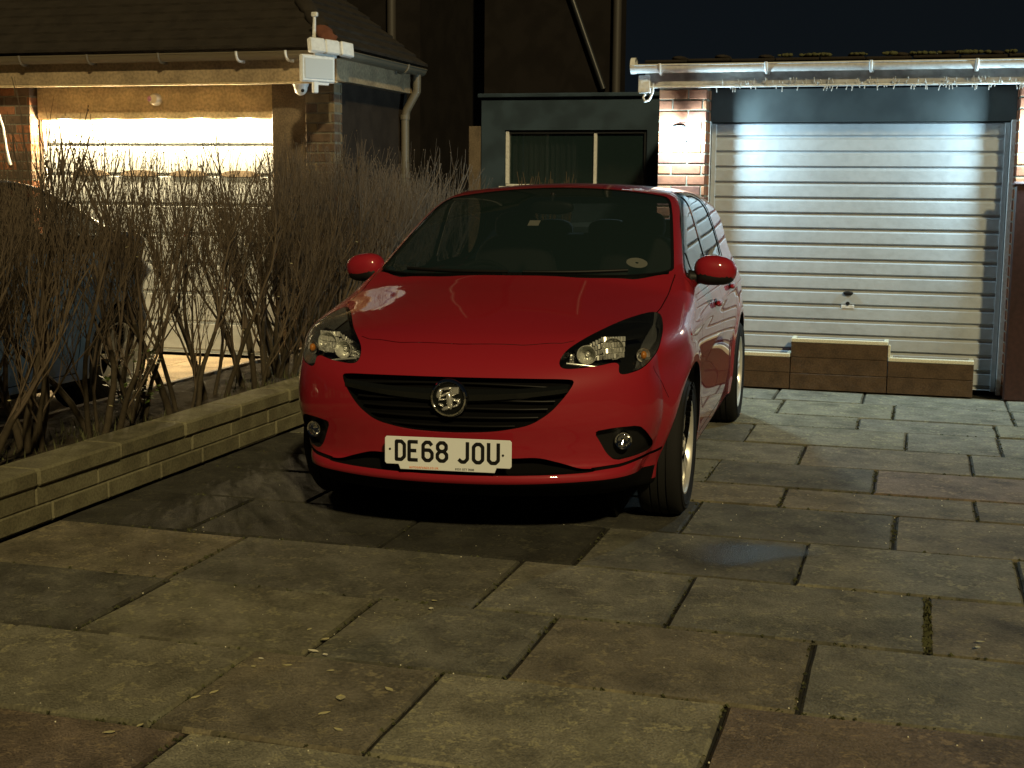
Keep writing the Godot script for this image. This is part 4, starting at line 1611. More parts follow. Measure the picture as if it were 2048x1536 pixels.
# one pressed panel of an up-and-over door: flat face with a chamfered groove below it
func door_panel(x0: float, x1: float, y0: float, y1: float, groove_h: float, depth: float) -> Soup:
	var s := Soup.new()
	var p := [Vector2(0, y1), Vector2(0, y0 + groove_h), Vector2(-depth, y0 + groove_h * .72), Vector2(-depth, y0 + groove_h * .42), Vector2(0, y0)]
	for i in 4:
		var d: Vector2 = p[i + 1] - p[i]
		var n := Vector3(0, d.x, -d.y)
		s.quad(Vector3(x0, p[i].y, p[i].x), Vector3(x1, p[i].y, p[i].x), Vector3(x1, p[i + 1].y, p[i + 1].x), Vector3(x0, p[i + 1].y, p[i + 1].x), n)
	return s

func gutter(s: Soup, a: Vector3, b: Vector3, out: Vector3, rad: float) -> void:
	var K := 9
	for k in K:
		var t0 := PI * k / K
		var t1 := PI * (k + 1) / K
		var o0 := out * cos(t0) * rad - Vector3.UP * sin(t0) * rad
		var o1 := out * cos(t1) * rad - Vector3.UP * sin(t1) * rad
		s.squad(a + o0, b + o0, b + o1, a + o1, o0.normalized(), o0.normalized(), o1.normalized(), o1.normalized())
		s.squad(a + o0 * .94, b + o0 * .94, b + o1 * .94, a + o1 * .94, -o0.normalized(), -o0.normalized(), -o1.normalized(), -o1.normalized())
	box(s, (a + b) / 2.0 + out * rad, Vector3(absf(a.x - b.x) + .012 if absf(out.z) > .5 else .012, .012, absf(a.z - b.z) if absf(out.x) > .5 else .012), .004)

func bracket(out: Vector3, rad: float) -> Soup:
	var s := Soup.new()
	var pts := PackedVector3Array()
	var rr := PackedFloat32Array()
	for k in 10:
		var t := -.15 + (PI + .1) * k / 9.0
		pts.append(out * cos(t) * (rad + .006) - Vector3.UP * sin(t) * (rad + .006))
		rr.append(.011)
	tube(s, pts, rr, 6)
	box(s, -out * (rad + .004) - Vector3(0, rad * .5, 0), Vector3(.03, rad * 1.6, .03), .004)
	return s

func build_right_garage() -> void:
	var zf := -9.87
	var zd := -10.07
	var g := thing("right_garage", "brick garage with a white ribbed door right of the red car", "garage", Vector3.ZERO)
	pier(g, -1.835, -1.485, 2.13, zf, .34)
	pier(g, .60, 1.05, 2.13, zf, .34, 1)
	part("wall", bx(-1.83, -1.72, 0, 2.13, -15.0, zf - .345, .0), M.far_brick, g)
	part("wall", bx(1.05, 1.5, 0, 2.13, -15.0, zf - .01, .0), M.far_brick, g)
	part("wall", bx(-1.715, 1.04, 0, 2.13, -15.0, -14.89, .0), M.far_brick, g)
	# door with its frame
	for x in [-1.505, .592]:
		var df := Soup.new()
		box(df, Vector3(x, .95, zd + .0), Vector3(.05, 1.9, .07), .004)
		part("door_frame", df, M.upvc_white, g)
	var door := part("garage_door", bx(-1.478, .566, .02, 1.885, zd - .05, zd - .03, .002), M.door_white, g)
	var n := 17
	for k in n:
		var y0 := .03 + k * (1.845 / n)
		part("door_panel", door_panel(-1.474, .562, y0, y0 + 1.845 / n, .034, .020), M.door_white, door, Vector3(0, 0, zd + .004))
	part("door_rail", bx(-1.474, -1.44, .02, 1.88, zd + .002, zd + .014, .002), M.door_white, door)
	part("door_rail", bx(.53, .562, .02, 1.88, zd + .002, zd + .014, .002), M.door_white, door)
	var h := Soup.new()
	blob(h, Vector3(-.465, .685, zd + .012), Vector3(.035, .014, .014), 3.0, 18, 8)
	part("door_handle", h, M.black_plastic, door)
	h = Soup.new()
	lathe(h, Vector3(-.465, .61, zd + .004), Vector3.BACK, PackedVector2Array([V(.014, 0), V(.014, .01), V(0, .011)]), 16)
	part("door_lock", h, M.black_plastic, door)
	part("lock_plate", bx(-.51, -.42, .575, .60, zd + .003, zd + .008, .002), M.upvc_white, door)
	# slate coloured board over the door
	part("header_board", bx(-1.483, .598, 1.89, 2.125, zd - .05, zd + .02, .003), M.header_slate, g)
	# fascia, soffit, gutter with brackets
	part("fascia", bx(-1.90, 3.2, 2.128, 2.262, -9.715, -9.69, .003), M.fascia_white, g)
	part("soffit", bx(-1.90, 3.2, 2.131, 2.14, -9.87, -9.716, .001), M.fascia_white, g)
	part("fascia_trim", bx(-1.90, 3.2, 2.112, 2.127, -9.712, -9.684, .004), M.upvc_white, g)
	var gs := Soup.new()
	gutter(gs, Vector3(-1.985, 2.262, -9.635), Vector3(3.2, 2.262, -9.635), Vector3.BACK, .052)
	var ec := Soup.new()
	lathe(ec, Vector3(-1.985, 2.262, -9.635), Vector3.LEFT, PackedVector2Array([V(.056, -.03), V(.056, .004), V(.0, .006)]), 24)
	var gu := part("gutter", gs, M.upvc_white, g)
	part("gutter_end", ec, M.upvc_white, gu)
	for x in [-1.78, -1.05, -.36, .31, .95]:
		part("gutter_bracket", bracket(Vector3.BACK, .052), M.upvc_white, gu, Vector3(x, 2.262, -9.635))
	# roof: low pitch, front row of tiles showing over the gutter
	var rt := Soup.new()
	rt.quad(Vector3(-1.95, 2.27, -9.66), Vector3(3.2, 2.27, -9.66), Vector3(3.2, 2.62, -15.1), Vector3(-1.95, 2.62, -15.1), Vector3.UP)
	rt.quad(Vector3(-1.95, 2.25, -9.66), Vector3(3.2, 2.25, -9.66), Vector3(3.2, 2.60, -15.1), Vector3(-1.95, 2.60, -15.1), Vector3.DOWN)
	rt.quad(Vector3(-1.95, 2.25, -9.66), Vector3(-1.95, 2.25, -15.1), Vector3(-1.95, 2.62, -15.1), Vector3(-1.95, 2.27, -9.66), Vector3.LEFT)
	var rf := part("roof", rt, M.roof_tile, g)
	for k in 16:
		var s := Soup.new()
		var x := -1.9 + k * .3
		box(s, Vector3.ZERO, Vector3(.292, .022, .34), .006, Basis(Vector3.RIGHT, .07))
		blob(s, Vector3(.08, .012, .0), Vector3(.055, .022, .17), 2.4, 12, 6)
		part("roof_tile", s, M.roof_tile, rf, Vector3(x + .15, 2.302 + rng.randf_range(-.003, .004), -9.80))
	# moss lumps on the eave
	var mo := Soup.new()
	for k in 40:
		var x := rng.randf_range(-1.1, 1.6)
		for e in 5:
			blob(mo, Vector3(x + rng.randf_range(-.03, .03), 2.318, -9.66 + rng.randf_range(-.03, .03)), Vector3(.02, .014, .02) * rng.randf_range(.5, 1.2), 2.0, 7, 4)
	var mm := part("roof_moss", mo, M.moss, rf)
	mm.set_meta("kind", "stuff")

	# wall lamps on the piers
	for k in 2:
		var x: float = [-1.66, .80][k]
		var l := thing("wall_lamp", ["bright white wall lamp on the brick pier behind the red car", "bright white wall lamp at the right edge beside the garage door"][k], "wall lamp", Vector3(x, 1.80, zf), 0.0, "wall lamps beside the white garage door")
		var s := Soup.new()
		box(s, Vector3(0, 0, .008), Vector3(.075, .11, .016), .004)
		part("back_plate", s, M.black_plastic, l)
		s = Soup.new()
		tube(s, PackedVector3Array([Vector3(0, .03, .01), Vector3(0, .045, .07), Vector3(0, .06, .12)]), PackedFloat32Array([.012, .012, .012]), 8)
		lathe(s, Vector3(0, .052, .13), Vector3.UP, PackedVector2Array([V(.05, -.006), V(.056, 0), V(.03, .016), V(0, .022)]), 20)
		part("arm", s, M.black_plastic, l)
		s = Soup.new()
		blob(s, Vector3(0, -.005, .13), Vector3(.046, .055, .046), 2.2, 20, 12)
		part("lamp_globe", s, M.lamp_cool, l)
		light("lamp_bulb", Vector3(0, -.005, .13), 2.0, Color(0.80, 0.945, 1.0), .04, l)

func build_left_garage() -> void:
	var zf := -9.87
	var zd := -10.07
	var g := thing("left_garage", "brick garage with a hipped roof and brightly lit door behind the hedge", "garage", Vector3.ZERO)
	pier(g, -4.60, -4.35, 2.20, zf, .15, 0, ["brick_buff", "brick_umber", "brick_umber"])
	pier(g, -7.75, -7.07, 2.20, zf, .34, 0, ["brick_umber", "brick_orange", "brick_umber"])
	part("infill_board", bx(-4.905, -4.605, 0, 2.2, zf - .25, zf - .05, .003), M.brown_board, g)
	part("wall", bx(-4.47, -4.36, 0, 2.42, -11.45, zf - .155, .0), M.side_wall, g)
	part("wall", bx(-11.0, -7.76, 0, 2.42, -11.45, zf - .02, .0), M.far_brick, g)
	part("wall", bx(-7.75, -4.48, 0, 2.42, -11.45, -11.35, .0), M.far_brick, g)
	part("header_board", bx(-7.066, -4.91, 1.935, 2.21, zf - .12, zf - .09, .004), M.header_tan, g)
	part("header_post", bx(-7.062, -7.03, 1.2, 1.933, zf - .15, zf - .11, .003), M.upvc_white, g)
	var door := part("garage_door", bx(-7.06, -4.92, .02, 1.96, zd - .05, zd - .03, .002), M.door_white, g)
	for k in 8:
		var y0 := .03 + k * .24
		part("door_panel", door_panel(-7.055, -4.925, y0, y0 + .24, .036, .022), M.door_white, door, Vector3(0, 0, zd + .004))
	for k in 4:
		var s := Soup.new()
		prism(s, chaikin(pv([-.19, 0, .19, 0, .15, .035, .08, .05, -.08, .05, -.15, .035]), 1), -.004, .006, Transform3D(Basis.IDENTITY, Vector3(-6.65 + k * .46, 1.475, zd + .006)))
		part("vent", s, M.brown_board, door)
	# strip lamp under the header, in front of the door
	var l := thing("strip_lamp", "glowing strip lamp over the left garage door", "lamp", Vector3(-5.99, 1.912, -9.995))
	var s: Soup
	for k in 5:
		s = Soup.new()
		box(s, Vector3.ZERO, Vector3(.40, .026, .03), .008)
		part("lamp_tube", s, M.lamp_warm, l, Vector3(-.83 + k * .415, 0, 0))
		light("strip_light", Vector3(-.83 + k * .415, 0, 0), 1.9, Color(1.0, 0.89, 0.68), .02, l)
	s = Soup.new()
	box(s, Vector3(0, .0185, .0), Vector3(2.09, .008, .04), .002)
	part("lamp_housing", s, M.upvc_white, l)
	# eaves: front and the side that runs back
	part("fascia", bx(-11.0, -4.255, 2.195, 2.39, -9.725, -9.70, .003), M.fascia_tan, g)
	part("soffit", bx(-11.0, -4.26, 2.198, 2.206, -9.90, -9.726, .001), M.header_tan, g)
	part("fascia_trim", bx(-11.0, -4.26, 2.178, 2.194, -9.728, -9.694, .004), M.header_tan, g)
	part("side_fascia", bx(-4.28, -4.255, 2.20, 2.39, -11.32, -9.727, .003), M.fascia_tan, g)
	part("side_soffit", bx(-4.36, -4.282, 2.205, 2.212, -11.32, -9.90, .001), M.fascia_tan, g)
	var gs := Soup.new()
	gutter(gs, Vector3(-11.0, 2.405, -9.64), Vector3(-4.21, 2.405, -9.64), Vector3.BACK, .055)
	var gu := part("gutter", gs, M.pipe_tan, g)
	gs = Soup.new()
	gutter(gs, Vector3(-4.195, 2.405, -9.60), Vector3(-4.195, 2.405, -11.36), Vector3.RIGHT, .055)
	part("side_gutter", gs, M.pipe_tan, g)
	for x in [-7.5, -6.95, -6.33, -5.7, -5.03, -4.62]:
		part("gutter_bracket", bracket(Vector3.BACK, .055), M.upvc_white if x > -5.2 else M.pipe_tan, gu, Vector3(x, 2.405, -9.64))
	part("gutter_bracket", bracket(Vector3.RIGHT, .055), M.pipe_tan, gu, Vector3(-4.195, 2.405, -10.9))
	# hipped roof in courses
	var rf := Soup.new()
	var ridge := 3.75
	for k in 16:
		var t0 := k / 16.0
		var t1 := (k + 1.15) / 16.0
		var f := func(t: float, lift: float) -> Array:
			var y := lerpf(2.44, ridge, t) + lift
			return [Vector3(-11.2, y, lerpf(-9.62, -11.46, t)), Vector3(lerpf(-4.17, -5.9, t), y, lerpf(-9.62, -11.46, t)), Vector3(lerpf(-4.17, -5.9, t), y, -11.46)]
		var a0: Array = f.call(t0, .022)
		var a1: Array = f.call(t1, .0)
		var a2: Array = f.call(t0, .0)
		rf.quad(a0[0], a0[1], a1[1], a1[0], Vector3(0, 1, 1))
		rf.quad(a0[1], a0[2], a1[2], a1[1], Vector3(1, 1, 0))
		rf.quad(a0[0], a0[1], a2[1], a2[0], Vector3(0, 0, 1))
		rf.quad(a0[1], a0[2], a2[2], a2[1], Vector3(1, 0, 0))
	rf.flat(Vector3(-4.17, 2.44, -11.462), Vector3(-11.2, 2.44, -11.462), Vector3(-5.9, ridge, -11.462), Vector3.FORWARD)
	rf.flat(Vector3(-11.2, ridge, -11.462), Vector3(-11.2, 2.44, -11.462), Vector3(-5.9, ridge, -11.462), Vector3.FORWARD)
	var roof := part("roof", rf, M.roof_tile, g)
	# hip tiles
	for k in 9:
		var t := k / 9.0
		var p := Vector3(lerpf(-4.36, -5.9, t), lerpf(2.53, ridge + .02, t), lerpf(-9.76, -11.46, t))
		var dir := Vector3(-1.73, 1.31, -1.84).normalized()
		var ts := Soup.new()
		var xx := dir.cross(Vector3.UP).normalized()
		blob(ts, Vector3.ZERO, Vector3(.075, .045, .2), 2.3, 14, 8, Basis(xx, xx.cross(dir) * -1.0, -dir).orthonormalized())
		part("hip_tile", ts, M.ridge_tile if k == 0 else M.roof_tile, roof, p)
	# downpipe at the far end of the side eaves
	var dp := Soup.new()
	tube(dp, PackedVector3Array([Vector3(-4.195, 2.36, -11.26), Vector3(-4.195, 2.22, -11.26), Vector3(-4.29, 2.06, -11.26), Vector3(-4.305, 1.98, -11.26), Vector3(-4.305, .05, -11.26)]), PackedFloat32Array([.036, .036, .036, .036, .036]), 12)
	var pipe := part("downpipe", dp, M.pipe_tan, g)
	for y in [.7, 1.5, 2.0]:
		var cl := Soup.new()
		lathe(cl, Vector3(-4.305, y, -11.26), Vector3.UP, PackedVector2Array([V(.036, -.02), V(.043, -.02), V(.043, .02), V(.036, .02)]), 14)
		part("pipe_clip", cl, M.pipe_tan, pipe)

func build_back_buildings() -> void:
	# grey extension with a wide window between the garages
	var e := thing("rear_extension", "flat roofed grey extension with a curtained window behind the red car", "building", Vector3.ZERO)
	var z := -13.0
	var wx := [-3.93, -3.03, -2.52]
	part("wall", bx(-4.17, wx[0], 0, 2.27, z - 2, z, .0), M.render_grey, e)
	part("wall", bx(wx[0], -1.86, 1.96, 2.27, z - 2, z - .002, .0), M.render_grey, e)
	part("wall", bx(wx[0], -1.86, 0, 1.42, z - 2, z - .002, .0), M.render_grey, e)
	part("wall", bx(wx[2], -1.86, 1.42, 1.96, z - 2, z - .002, .0), M.render_grey, e)
	part("roof_edge", bx(-4.2, -1.86, 2.271, 2.31, z - 2.1, z + .04, .006), M.render_grey, e)
	part("side_post", bx(-4.31, -4.18, 0, 2.0, z - .2, z - .02, .006), M.brown_board, e)
	var win := part("window", bx(wx[0] + .002, wx[2] - .002, 1.42, 1.44, z - .09, z - .03, .003), M.upvc_white, e)
	part("frame", bx(wx[0] + .002, wx[0] + .036, 1.441, 1.955, z - .09, z - .02, .004), M.upvc_white, win)
	part("frame", bx(wx[1] - .015, wx[1] + .015, 1.441, 1.955, z - .09, z - .03, .004), M.upvc_white, win)
	part("frame", bx(wx[2] - .034, wx[2] - .003, 1.441, 1.955, z - .09, z - .03, .004), M.dark_frame, win)
	part("frame", bx(wx[0] + .038, wx[2] - .036, 1.925, 1.955, z - .09, z - .03, .004), M.dark_frame, win)
	part("pane", bx(wx[0] + .037, wx[1] - .016, 1.441, 1.924, z - .064, z - .06, .0), M.glass, win)
	part("pane", bx(wx[1] + .016, wx[2] - .035, 1.441, 1.924, z - .064, z - .06, .0), M.glass, win)
	part("sill", bx(wx[0] - .04, wx[2] + .04, 1.385, 1.418, z - .02, z + .07, .005), M.upvc_white, e)
	# curtain in folds behind the left pane, a dark room behind the right
	var cs := Soup.new()
	var last := Vector3.ZERO
	var ln := Vector3.ZERO
	for k in 140:
		var x := lerpf(wx[0] + .04, wx[1] - .2, k / 139.0)
		var zz := z - .17 + .022 * sin(k * .55) + .01 * sin(k * 1.23 + 1.0)
		var dz := .022 * .55 * cos(k * .55) + .0123 * cos(k * 1.23 + 1.0)
		var n := Vector3(-dz * 139.0 / .66, 0, 1).normalized()
		var p := Vector3(x, 0, zz)
		if k:
			cs.squad(last + Vector3(0, 1.43, 0), p + Vector3(0, 1.43, 0), p + Vector3(0, 1.93, 0), last + Vector3(0, 1.93, 0), ln, n, n, ln)
		last = p
		ln = n
	part("curtain", cs, M.curtain, e)
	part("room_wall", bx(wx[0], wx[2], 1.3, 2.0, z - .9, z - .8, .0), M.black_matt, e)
	# plants on the sill
	var ps := thing("bare_plant", "small bare plant below the window of the grey extension", "plant", Vector3(-3.33, 0, z + .4))
	var t := Soup.new()
	for k in 26:
		var x := rng.randf_range(-.32, .2)
		tube(t, PackedVector3Array([Vector3(x * .3, 0, 0), Vector3(x * .8, .8, rng.randf_range(-.05, .05)), Vector3(x + rng.randf_range(-.03, .03), 1.25, 0), Vector3(x + rng.randf_range(-.06, .06), rng.randf_range(1.42, 1.56), 0)]), PackedFloat32Array([.011, .009, .006, .003]), 5)
	part("stem", t, M.twig, ps)
	# houses behind
	var h := thing("brick_house", "dark brown brick house wall rising behind the grey extension", "house", Vector3.ZERO)
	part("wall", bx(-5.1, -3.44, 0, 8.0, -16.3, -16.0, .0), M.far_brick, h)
	var dp := Soup.new()
	tube(dp, PackedVector3Array([Vector3(-3.47, 0, -15.94), Vector3(-3.47, 8.0, -15.94)]), PackedFloat32Array([.05, .05]), 10)
	part("downpipe", dp, M.pipe_grey, h)
	dp = Soup.new()
	tube(dp, PackedVector3Array([Vector3(-4.17, 4.0, -15.95), Vector3(-3.62, 2.55, -15.95)]), PackedFloat32Array([.035, .035]), 8)
	part("waste_pipe", dp, M.dark_frame, h)
	part("roof", bx(-5.2, -3.4, 8.0, 8.15, -16.4, -15.8, .01), M.roof_tile, h)
	var h2 := thing("tall_house", "tall dark house wall behind the hipped roof on the left", "house", Vector3.ZERO)
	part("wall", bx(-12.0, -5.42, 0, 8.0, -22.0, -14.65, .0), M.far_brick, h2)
	dp = Soup.new()
	tube(dp, PackedVector3Array([Vector3(-5.74, 0, -14.6), Vector3(-5.74, 8.0, -14.6)]), PackedFloat32Array([.052, .052]), 10)
	part("downpipe", dp, M.pipe_grey, h2)
	part("roof", bx(-12.1, -5.3, 8.0, 8.15, -22.1, -14.5, .01), M.roof_tile, h2)
	# dark boundary behind the gap
	var fe := thing("back_fence", "dark fence closing the gap between the two garages", "fence", Vector3.ZERO)
	for k in 9:
		part("board", bx(-5.9 + k * .18, -5.73 + k * .18, 0, 1.75 + .01 * (k % 3), -16.4, -16.38, .004), M.dark_wood, fe)

# ---------------------------------------------------------------- hedge
func branch(s: Soup, tips: Array, p: Vector3, dir: Vector3, l: float, rad: float, level: int, top: float) -> void:
	var pts := PackedVector3Array([p])
	var rr := PackedFloat32Array([rad])
	var n := 4 if level < 3 else 3
	var d := dir
	for k in n:
		d = (d + Vector3(rng.randf_range(-.12, .12), rng.randf_range(.02, .14), rng.randf_range(-.12, .12))).normalized()
		p += d * l / n
		pts.append(p)
		rr.append(rad * lerpf(1.0, .62, (k + 1.0) / n))
	tube(s, pts, rr, 5 if level < 2 else 4 if level < 3 else 3, level < 1)
	if p.y > top:
		tips.append(p)
		return
	if level >= 5:
		tips.append(p)
		return
	var kids: int = [3, 3, 3, 3, 2][level]
	for k in kids:
		var at := pts[n if k == 0 else rng.randi_range(1, n)]
		var a := rng.randf() * TAU
		var spread := rng.randf_range(.25, .68) if k else rng.randf_range(.0, .2)
		var nd := (d + Vector3(cos(a), .55 if level > 1 else .25, sin(a)) * spread).normalized()
		var left := top - at.y
		if left < .04:
			continue
		branch(s, tips, at, nd, minf(l * rng.randf_range(.62, .92), left * 1.1), rad * (.72 if k == 0 else rng.randf_range(.42, .6)), level + 1, top + rng.randf_range(-.12, .05))

func shrub(called: String, label: String, at: Vector3, top: float, stems: int, lean: float) -> void:
	var root := thing(called, label, "shrub", at, 0.0, "bare shrubs of the hedge")
	var tw := Soup.new()
	var tips := []
	for k in stems:
		var a := TAU * k / stems + rng.randf_range(-.4, .4)
		var b := Vector3(cos(a) * rng.randf_range(.02, .09), -.02, sin(a) * rng.randf_range(.02, .13))
		var rad := rng.randf_range(.008, .019)
		var st := Soup.new()
		var d := Vector3(cos(a) * .24 + lean, 1.0, sin(a) * .32).normalized()
		var pts := PackedVector3Array([b])
		var rr := PackedFloat32Array([rad * 1.15])
		var p := b
		var l := rng.randf_range(.3, .55)
		for q in 5:
			d = (d + Vector3(rng.randf_range(-.16, .16), .04, rng.randf_range(-.16, .16))).normalized()
			p += d * l / 5.0
			pts.append(p)
			rr.append(rad * lerpf(1.1, .8, q / 4.0))
		tube(st, pts, rr, 7)
		part("stem", st, M.bark, root)
		for q in 3:
			var e := pts[rng.randi_range(2, 5) if q else 5]
			var aa := rng.randf() * TAU
			branch(tw, tips, e, (d + Vector3(cos(aa), .4, sin(aa)) * (.55 if q else .1)).normalized(), rng.randf_range(.25, .4), rad * (.75 if q == 0 else .5), 1, top - at.y + rng.randf_range(-.16, .06))
	var t := part("twigs", tw, M.twig, root)
	t.set_meta("kind", "stuff")
	# small dried buds and the odd leaf at the tips
	var bs := Soup.new()
	for p in tips:
		if rng.randf() < .25:
			blob(bs, p, Vector3(.0035, .006, .0035), 2.0, 5, 3)
	var bb := part("buds", bs, M.twig, root)
	bb.set_meta("kind", "stuff")
	var lv := Soup.new()
	for k in 14:
		var p: Vector3 = tips[rng.randi_range(0, tips.size() - 1)] - Vector3(0, rng.randf_range(.0, .9), 0)
		if p.y < .1:
			continue
		var a := rng.randf() * TAU
		var d := Vector3(cos(a), rng.randf_range(-.5, .5), sin(a)) * .022
		var w := d.cross(Vector3.UP).normalized() * .009
		lv.quad(p, p + d * .5 + w, p + d, p + d * .5 - w, Vector3.UP)
	var ll := part("leaves", lv, M.leaf_yellow, root)
	ll.set_meta("kind", "stuff")

func build_hedge() -> void:
	# [x, z, top, stems, label]
	var list := [
		[-3.80, -4.35, 1.85, 4, "bare shrub nearest the camera at the left edge of the hedge"],
		[-3.78, -4.85, 1.80, 6, "bare shrub in front of the blue car, at the left picture edge"],
		[-3.84, -5.28, 1.80, 7, "bare many stemmed shrub standing before the middle of the blue car"],
		[-3.78, -5.72, 1.79, 5, "bare shrub before the front half of the blue car"],
		[-3.84, -6.15, 1.78, 4, "bare shrub just past the nose of the blue car, thin stems low down"],
		[-3.78, -6.52, 1.79, 4, "bare shrub with thick crossing stems before the lit door's left half"],
		[-3.86, -6.98, 1.80, 4, "bare shrub with a leaning trunk before the middle of the lit door"],
		[-3.80, -7.42, 1.83, 5, "bare shrub before the right half of the lit door"],
		[-3.84, -7.86, 1.89, 11, "bare dense shrub at the right edge of the lit door"],
		[-3.78, -8.30, 1.83, 11, "bare dense shrub in front of the left garage's corner pier"],
		[-3.86, -8.78, 1.80, 11, "bare dense shrub just left of the red car's mirror"],
		[-3.80, -9.25, 1.72, 11, "bare twiggy shrub behind the red car's door mirror"],
		[-3.86, -9.75, 1.65, 8, "bare shrub beside the left garage's side wall"],
		[-3.80, -10.3, 1.54, 8, "lowest bare shrub at the far end of the hedge"],
	]
	for q in list:
		shrub("bare_shrub", q[4], Vector3(q[0], .2, q[1]), q[2], q[3], 0.0)
	shrub("tall_shrub", "taller sparse shrub with long shoots at the top left picture corner", Vector3(-3.86, .2, -4.55), 2.25, 4, 0.05)
	# a small leafy seedling at the foot of the hedge
	var sd := thing("leafy_seedling", "small leafy green seedling at the foot of the hedge", "plant", Vector3(-3.80, .2, -6.05))
	var st := Soup.new()
	var lv := Soup.new()
	for k in 9:
		var a := rng.randf() * TAU
		var e := Vector3(cos(a) * .14, rng.randf_range(.18, .42), sin(a) * .14)
		tube(st, PackedVector3Array([Vector3.ZERO, e * .5 + Vector3(0, .05, 0), e]), PackedFloat32Array([.005, .004, .002]), 5)
		for j in 14:
			var p := e * rng.randf_range(.4, 1.0) + Vector3(0, .02, 0)
			var b := rng.randf() * TAU
			var d := Vector3(cos(b), rng.randf_range(-.3, .6), sin(b)) * rng.randf_range(.03, .05)
			var w := d.cross(Vector3.UP).normalized() * .013
			lv.quad(p, p + d * .5 + w, p + d, p + d * .5 - w, Vector3.UP)
	part("stem", st, M.bark, sd)
	var ll := part("leaves", lv, M.leaf_green, sd)
	ll.set_meta("kind", "stuff")

# ---------------------------------------------------------------- small things
func build_small_things() -> void:
	# stepped timber planter before the garage door
	var p := thing("planter", "brown timber planter with a raised middle before the white garage door", "planter", Vector3.ZERO)
	var z0 := -9.80
	var z1 := -10.02
	var secs := [[-1.62, -.835, .245], [-.83, -.168, .355], [-.163, .405, .245]]
	for k in 3:
		var a: float = secs[k][0]
		var b: float = secs[k][1]
		var h: float = secs[k][2]
		var boards := 3 if k == 1 else 2
		for j in boards:
			part("front_board", bx(a, b, .012 + j * (h - .012) / boards, .010 + (j + 1) * (h - .012) / boards, z0 - .022, z0 + rng.randf_range(-.002, .002), .003), M.planter_wood, p)
		part("back_board", bx(a, b, .012, h - .002, z1, z1 + .02, .002), M.dark_wood, p)  # dark colour paints the shade inside the planter
		part("side_board", bx(a, a + .02, .012, h - .002, z1 + .021, z0 - .023, .002), M.planter_wood, p)
		part("side_board", bx(b - .02, b, .012, h - .002, z1 + .021, z0 - .023, .002), M.dark_wood, p)  # inner shade painted here too, as on the back board
		part("soil", bx(a + .021, b - .021, .03, h - .045, z1 + .021, z0 - .023, .0), M.earth, p)
		var rm := Soup.new()
		box(rm, Vector3((a + b) / 2, h + .006, z0 - .010), Vector3(b - a, .028, .032), .004)
		box(rm, Vector3(a + .014, h + .0045, (z0 + z1) / 2), Vector3(.03, .026, z0 - z1 - .06), .003)
		box(rm, Vector3(b - .014, h + .0045, (z0 + z1) / 2), Vector3(.03, .026, z0 - z1 - .06), .003)
		part("rim", rm, M.planter_rim, p)
	part("edge_strip", bx(-.166, -.150, .262, .352, z0 - .02, z0 + .004, .002), M.planter_rim, p)
	var mb := thing("maroon_board", "tall smooth maroon board standing against the brick pier at the right picture edge", "board", Vector3(.93, 0, -9.80))
	var s := Soup.new()
	box(s, Vector3(0, .74, 0), Vector3(.66, 1.48, .03), .012)
	part("panel", s, M.maroon_paint, mb)
	s = Soup.new()
	box(s, Vector3(0, 1.465, 0), Vector3(.70, .035, .045), .014)
	part("top_rail", s, M.maroon_paint, mb)
	# strings of small unlit lights clipped under the right fascia
	var sl := thing("string_lights", "unlit white icicle string lights clipped along the right garage's fascia", "string lights", Vector3.ZERO)
	var cs := Soup.new()
	var pts := PackedVector3Array()
	var rr := PackedFloat32Array()
	for k in 90:
		pts.append(Vector3(-1.45 + k * .03, 2.118 + rng.randf_range(-.005, .004), -9.668 + rng.randf_range(-.004, .006)))
		rr.append(.004)
	tube(cs, pts, rr, 5)
	part("cable", cs, M.upvc_white, sl)
	var bs := Soup.new()
	for k in 150:
		var x := rng.randf_range(-1.42, 1.15)
		var up := rng.randf() < .62
		var e := Vector3(x + rng.randf_range(-.012, .012), 2.118 + (rng.randf_range(.012, .05) if up else -rng.randf_range(.01, .04)), -9.665 + rng.randf_range(0, .02))
		tube(bs, PackedVector3Array([Vector3(x, 2.118, -9.668), e]), PackedFloat32Array([.0022, .003]), 5)
		blob(bs, e, Vector3(.0035, .007, .0035), 2.0, 6, 4)
	var sb := part("bulbs", bs, M.upvc_grey, sl)
	sb.set_meta("kind", "stuff")
	# junction box and looped cable under the left end of the right gutter
	var jb := thing("junction_box", "white box with a looped cable under the right gutter's left end", "junction box", Vector3(-1.90, 2.15, -9.70))
	s = Soup.new()
	box(s, Vector3(-.005, -.01, 0), Vector3(.085, .12, .05), .006)
	part("case", s, M.upvc_white, jb)
	s = Soup.new()
	tube(s, PackedVector3Array([Vector3(.06, .0, .01), Vector3(.055, -.07, .012), Vector3(.03, -.12, .012), Vector3(.0, -.13, .01), Vector3(-.012, -.10, .01), Vector3(.0, -.08, .0)]), PackedFloat32Array([.008, .008, .008, .008, .008, .008]), 7)
	part("cable", s, M.upvc_white, jb)
	# security light with three heads over a square panel on the corner of the left garage
	var fl := thing("security_light", "white three headed security light with a square panel on the left garage's corner", "security light", Vector3(-4.283, 2.258, -9.408), 1.05)
	s = Soup.new()
	box(s, Vector3.ZERO, Vector3(.30, .195, .04), .01)
	part("panel", s, M.upvc_white, fl)
	s = Soup.new()
	box(s, Vector3(0, 0, .022), Vector3(.25, .145, .006), .002)
	part("panel_face", s, M.upvc_grey, fl)
	s = Soup.new()
	box(s, Vector3(-.02, -.13, .0), Vector3(.045, .09, .03), .006)
	box(s, Vector3(.05, -.105, .0), Vector3(.10, .02, .02), .004)
	part("sensor", s, M.upvc_white, fl)
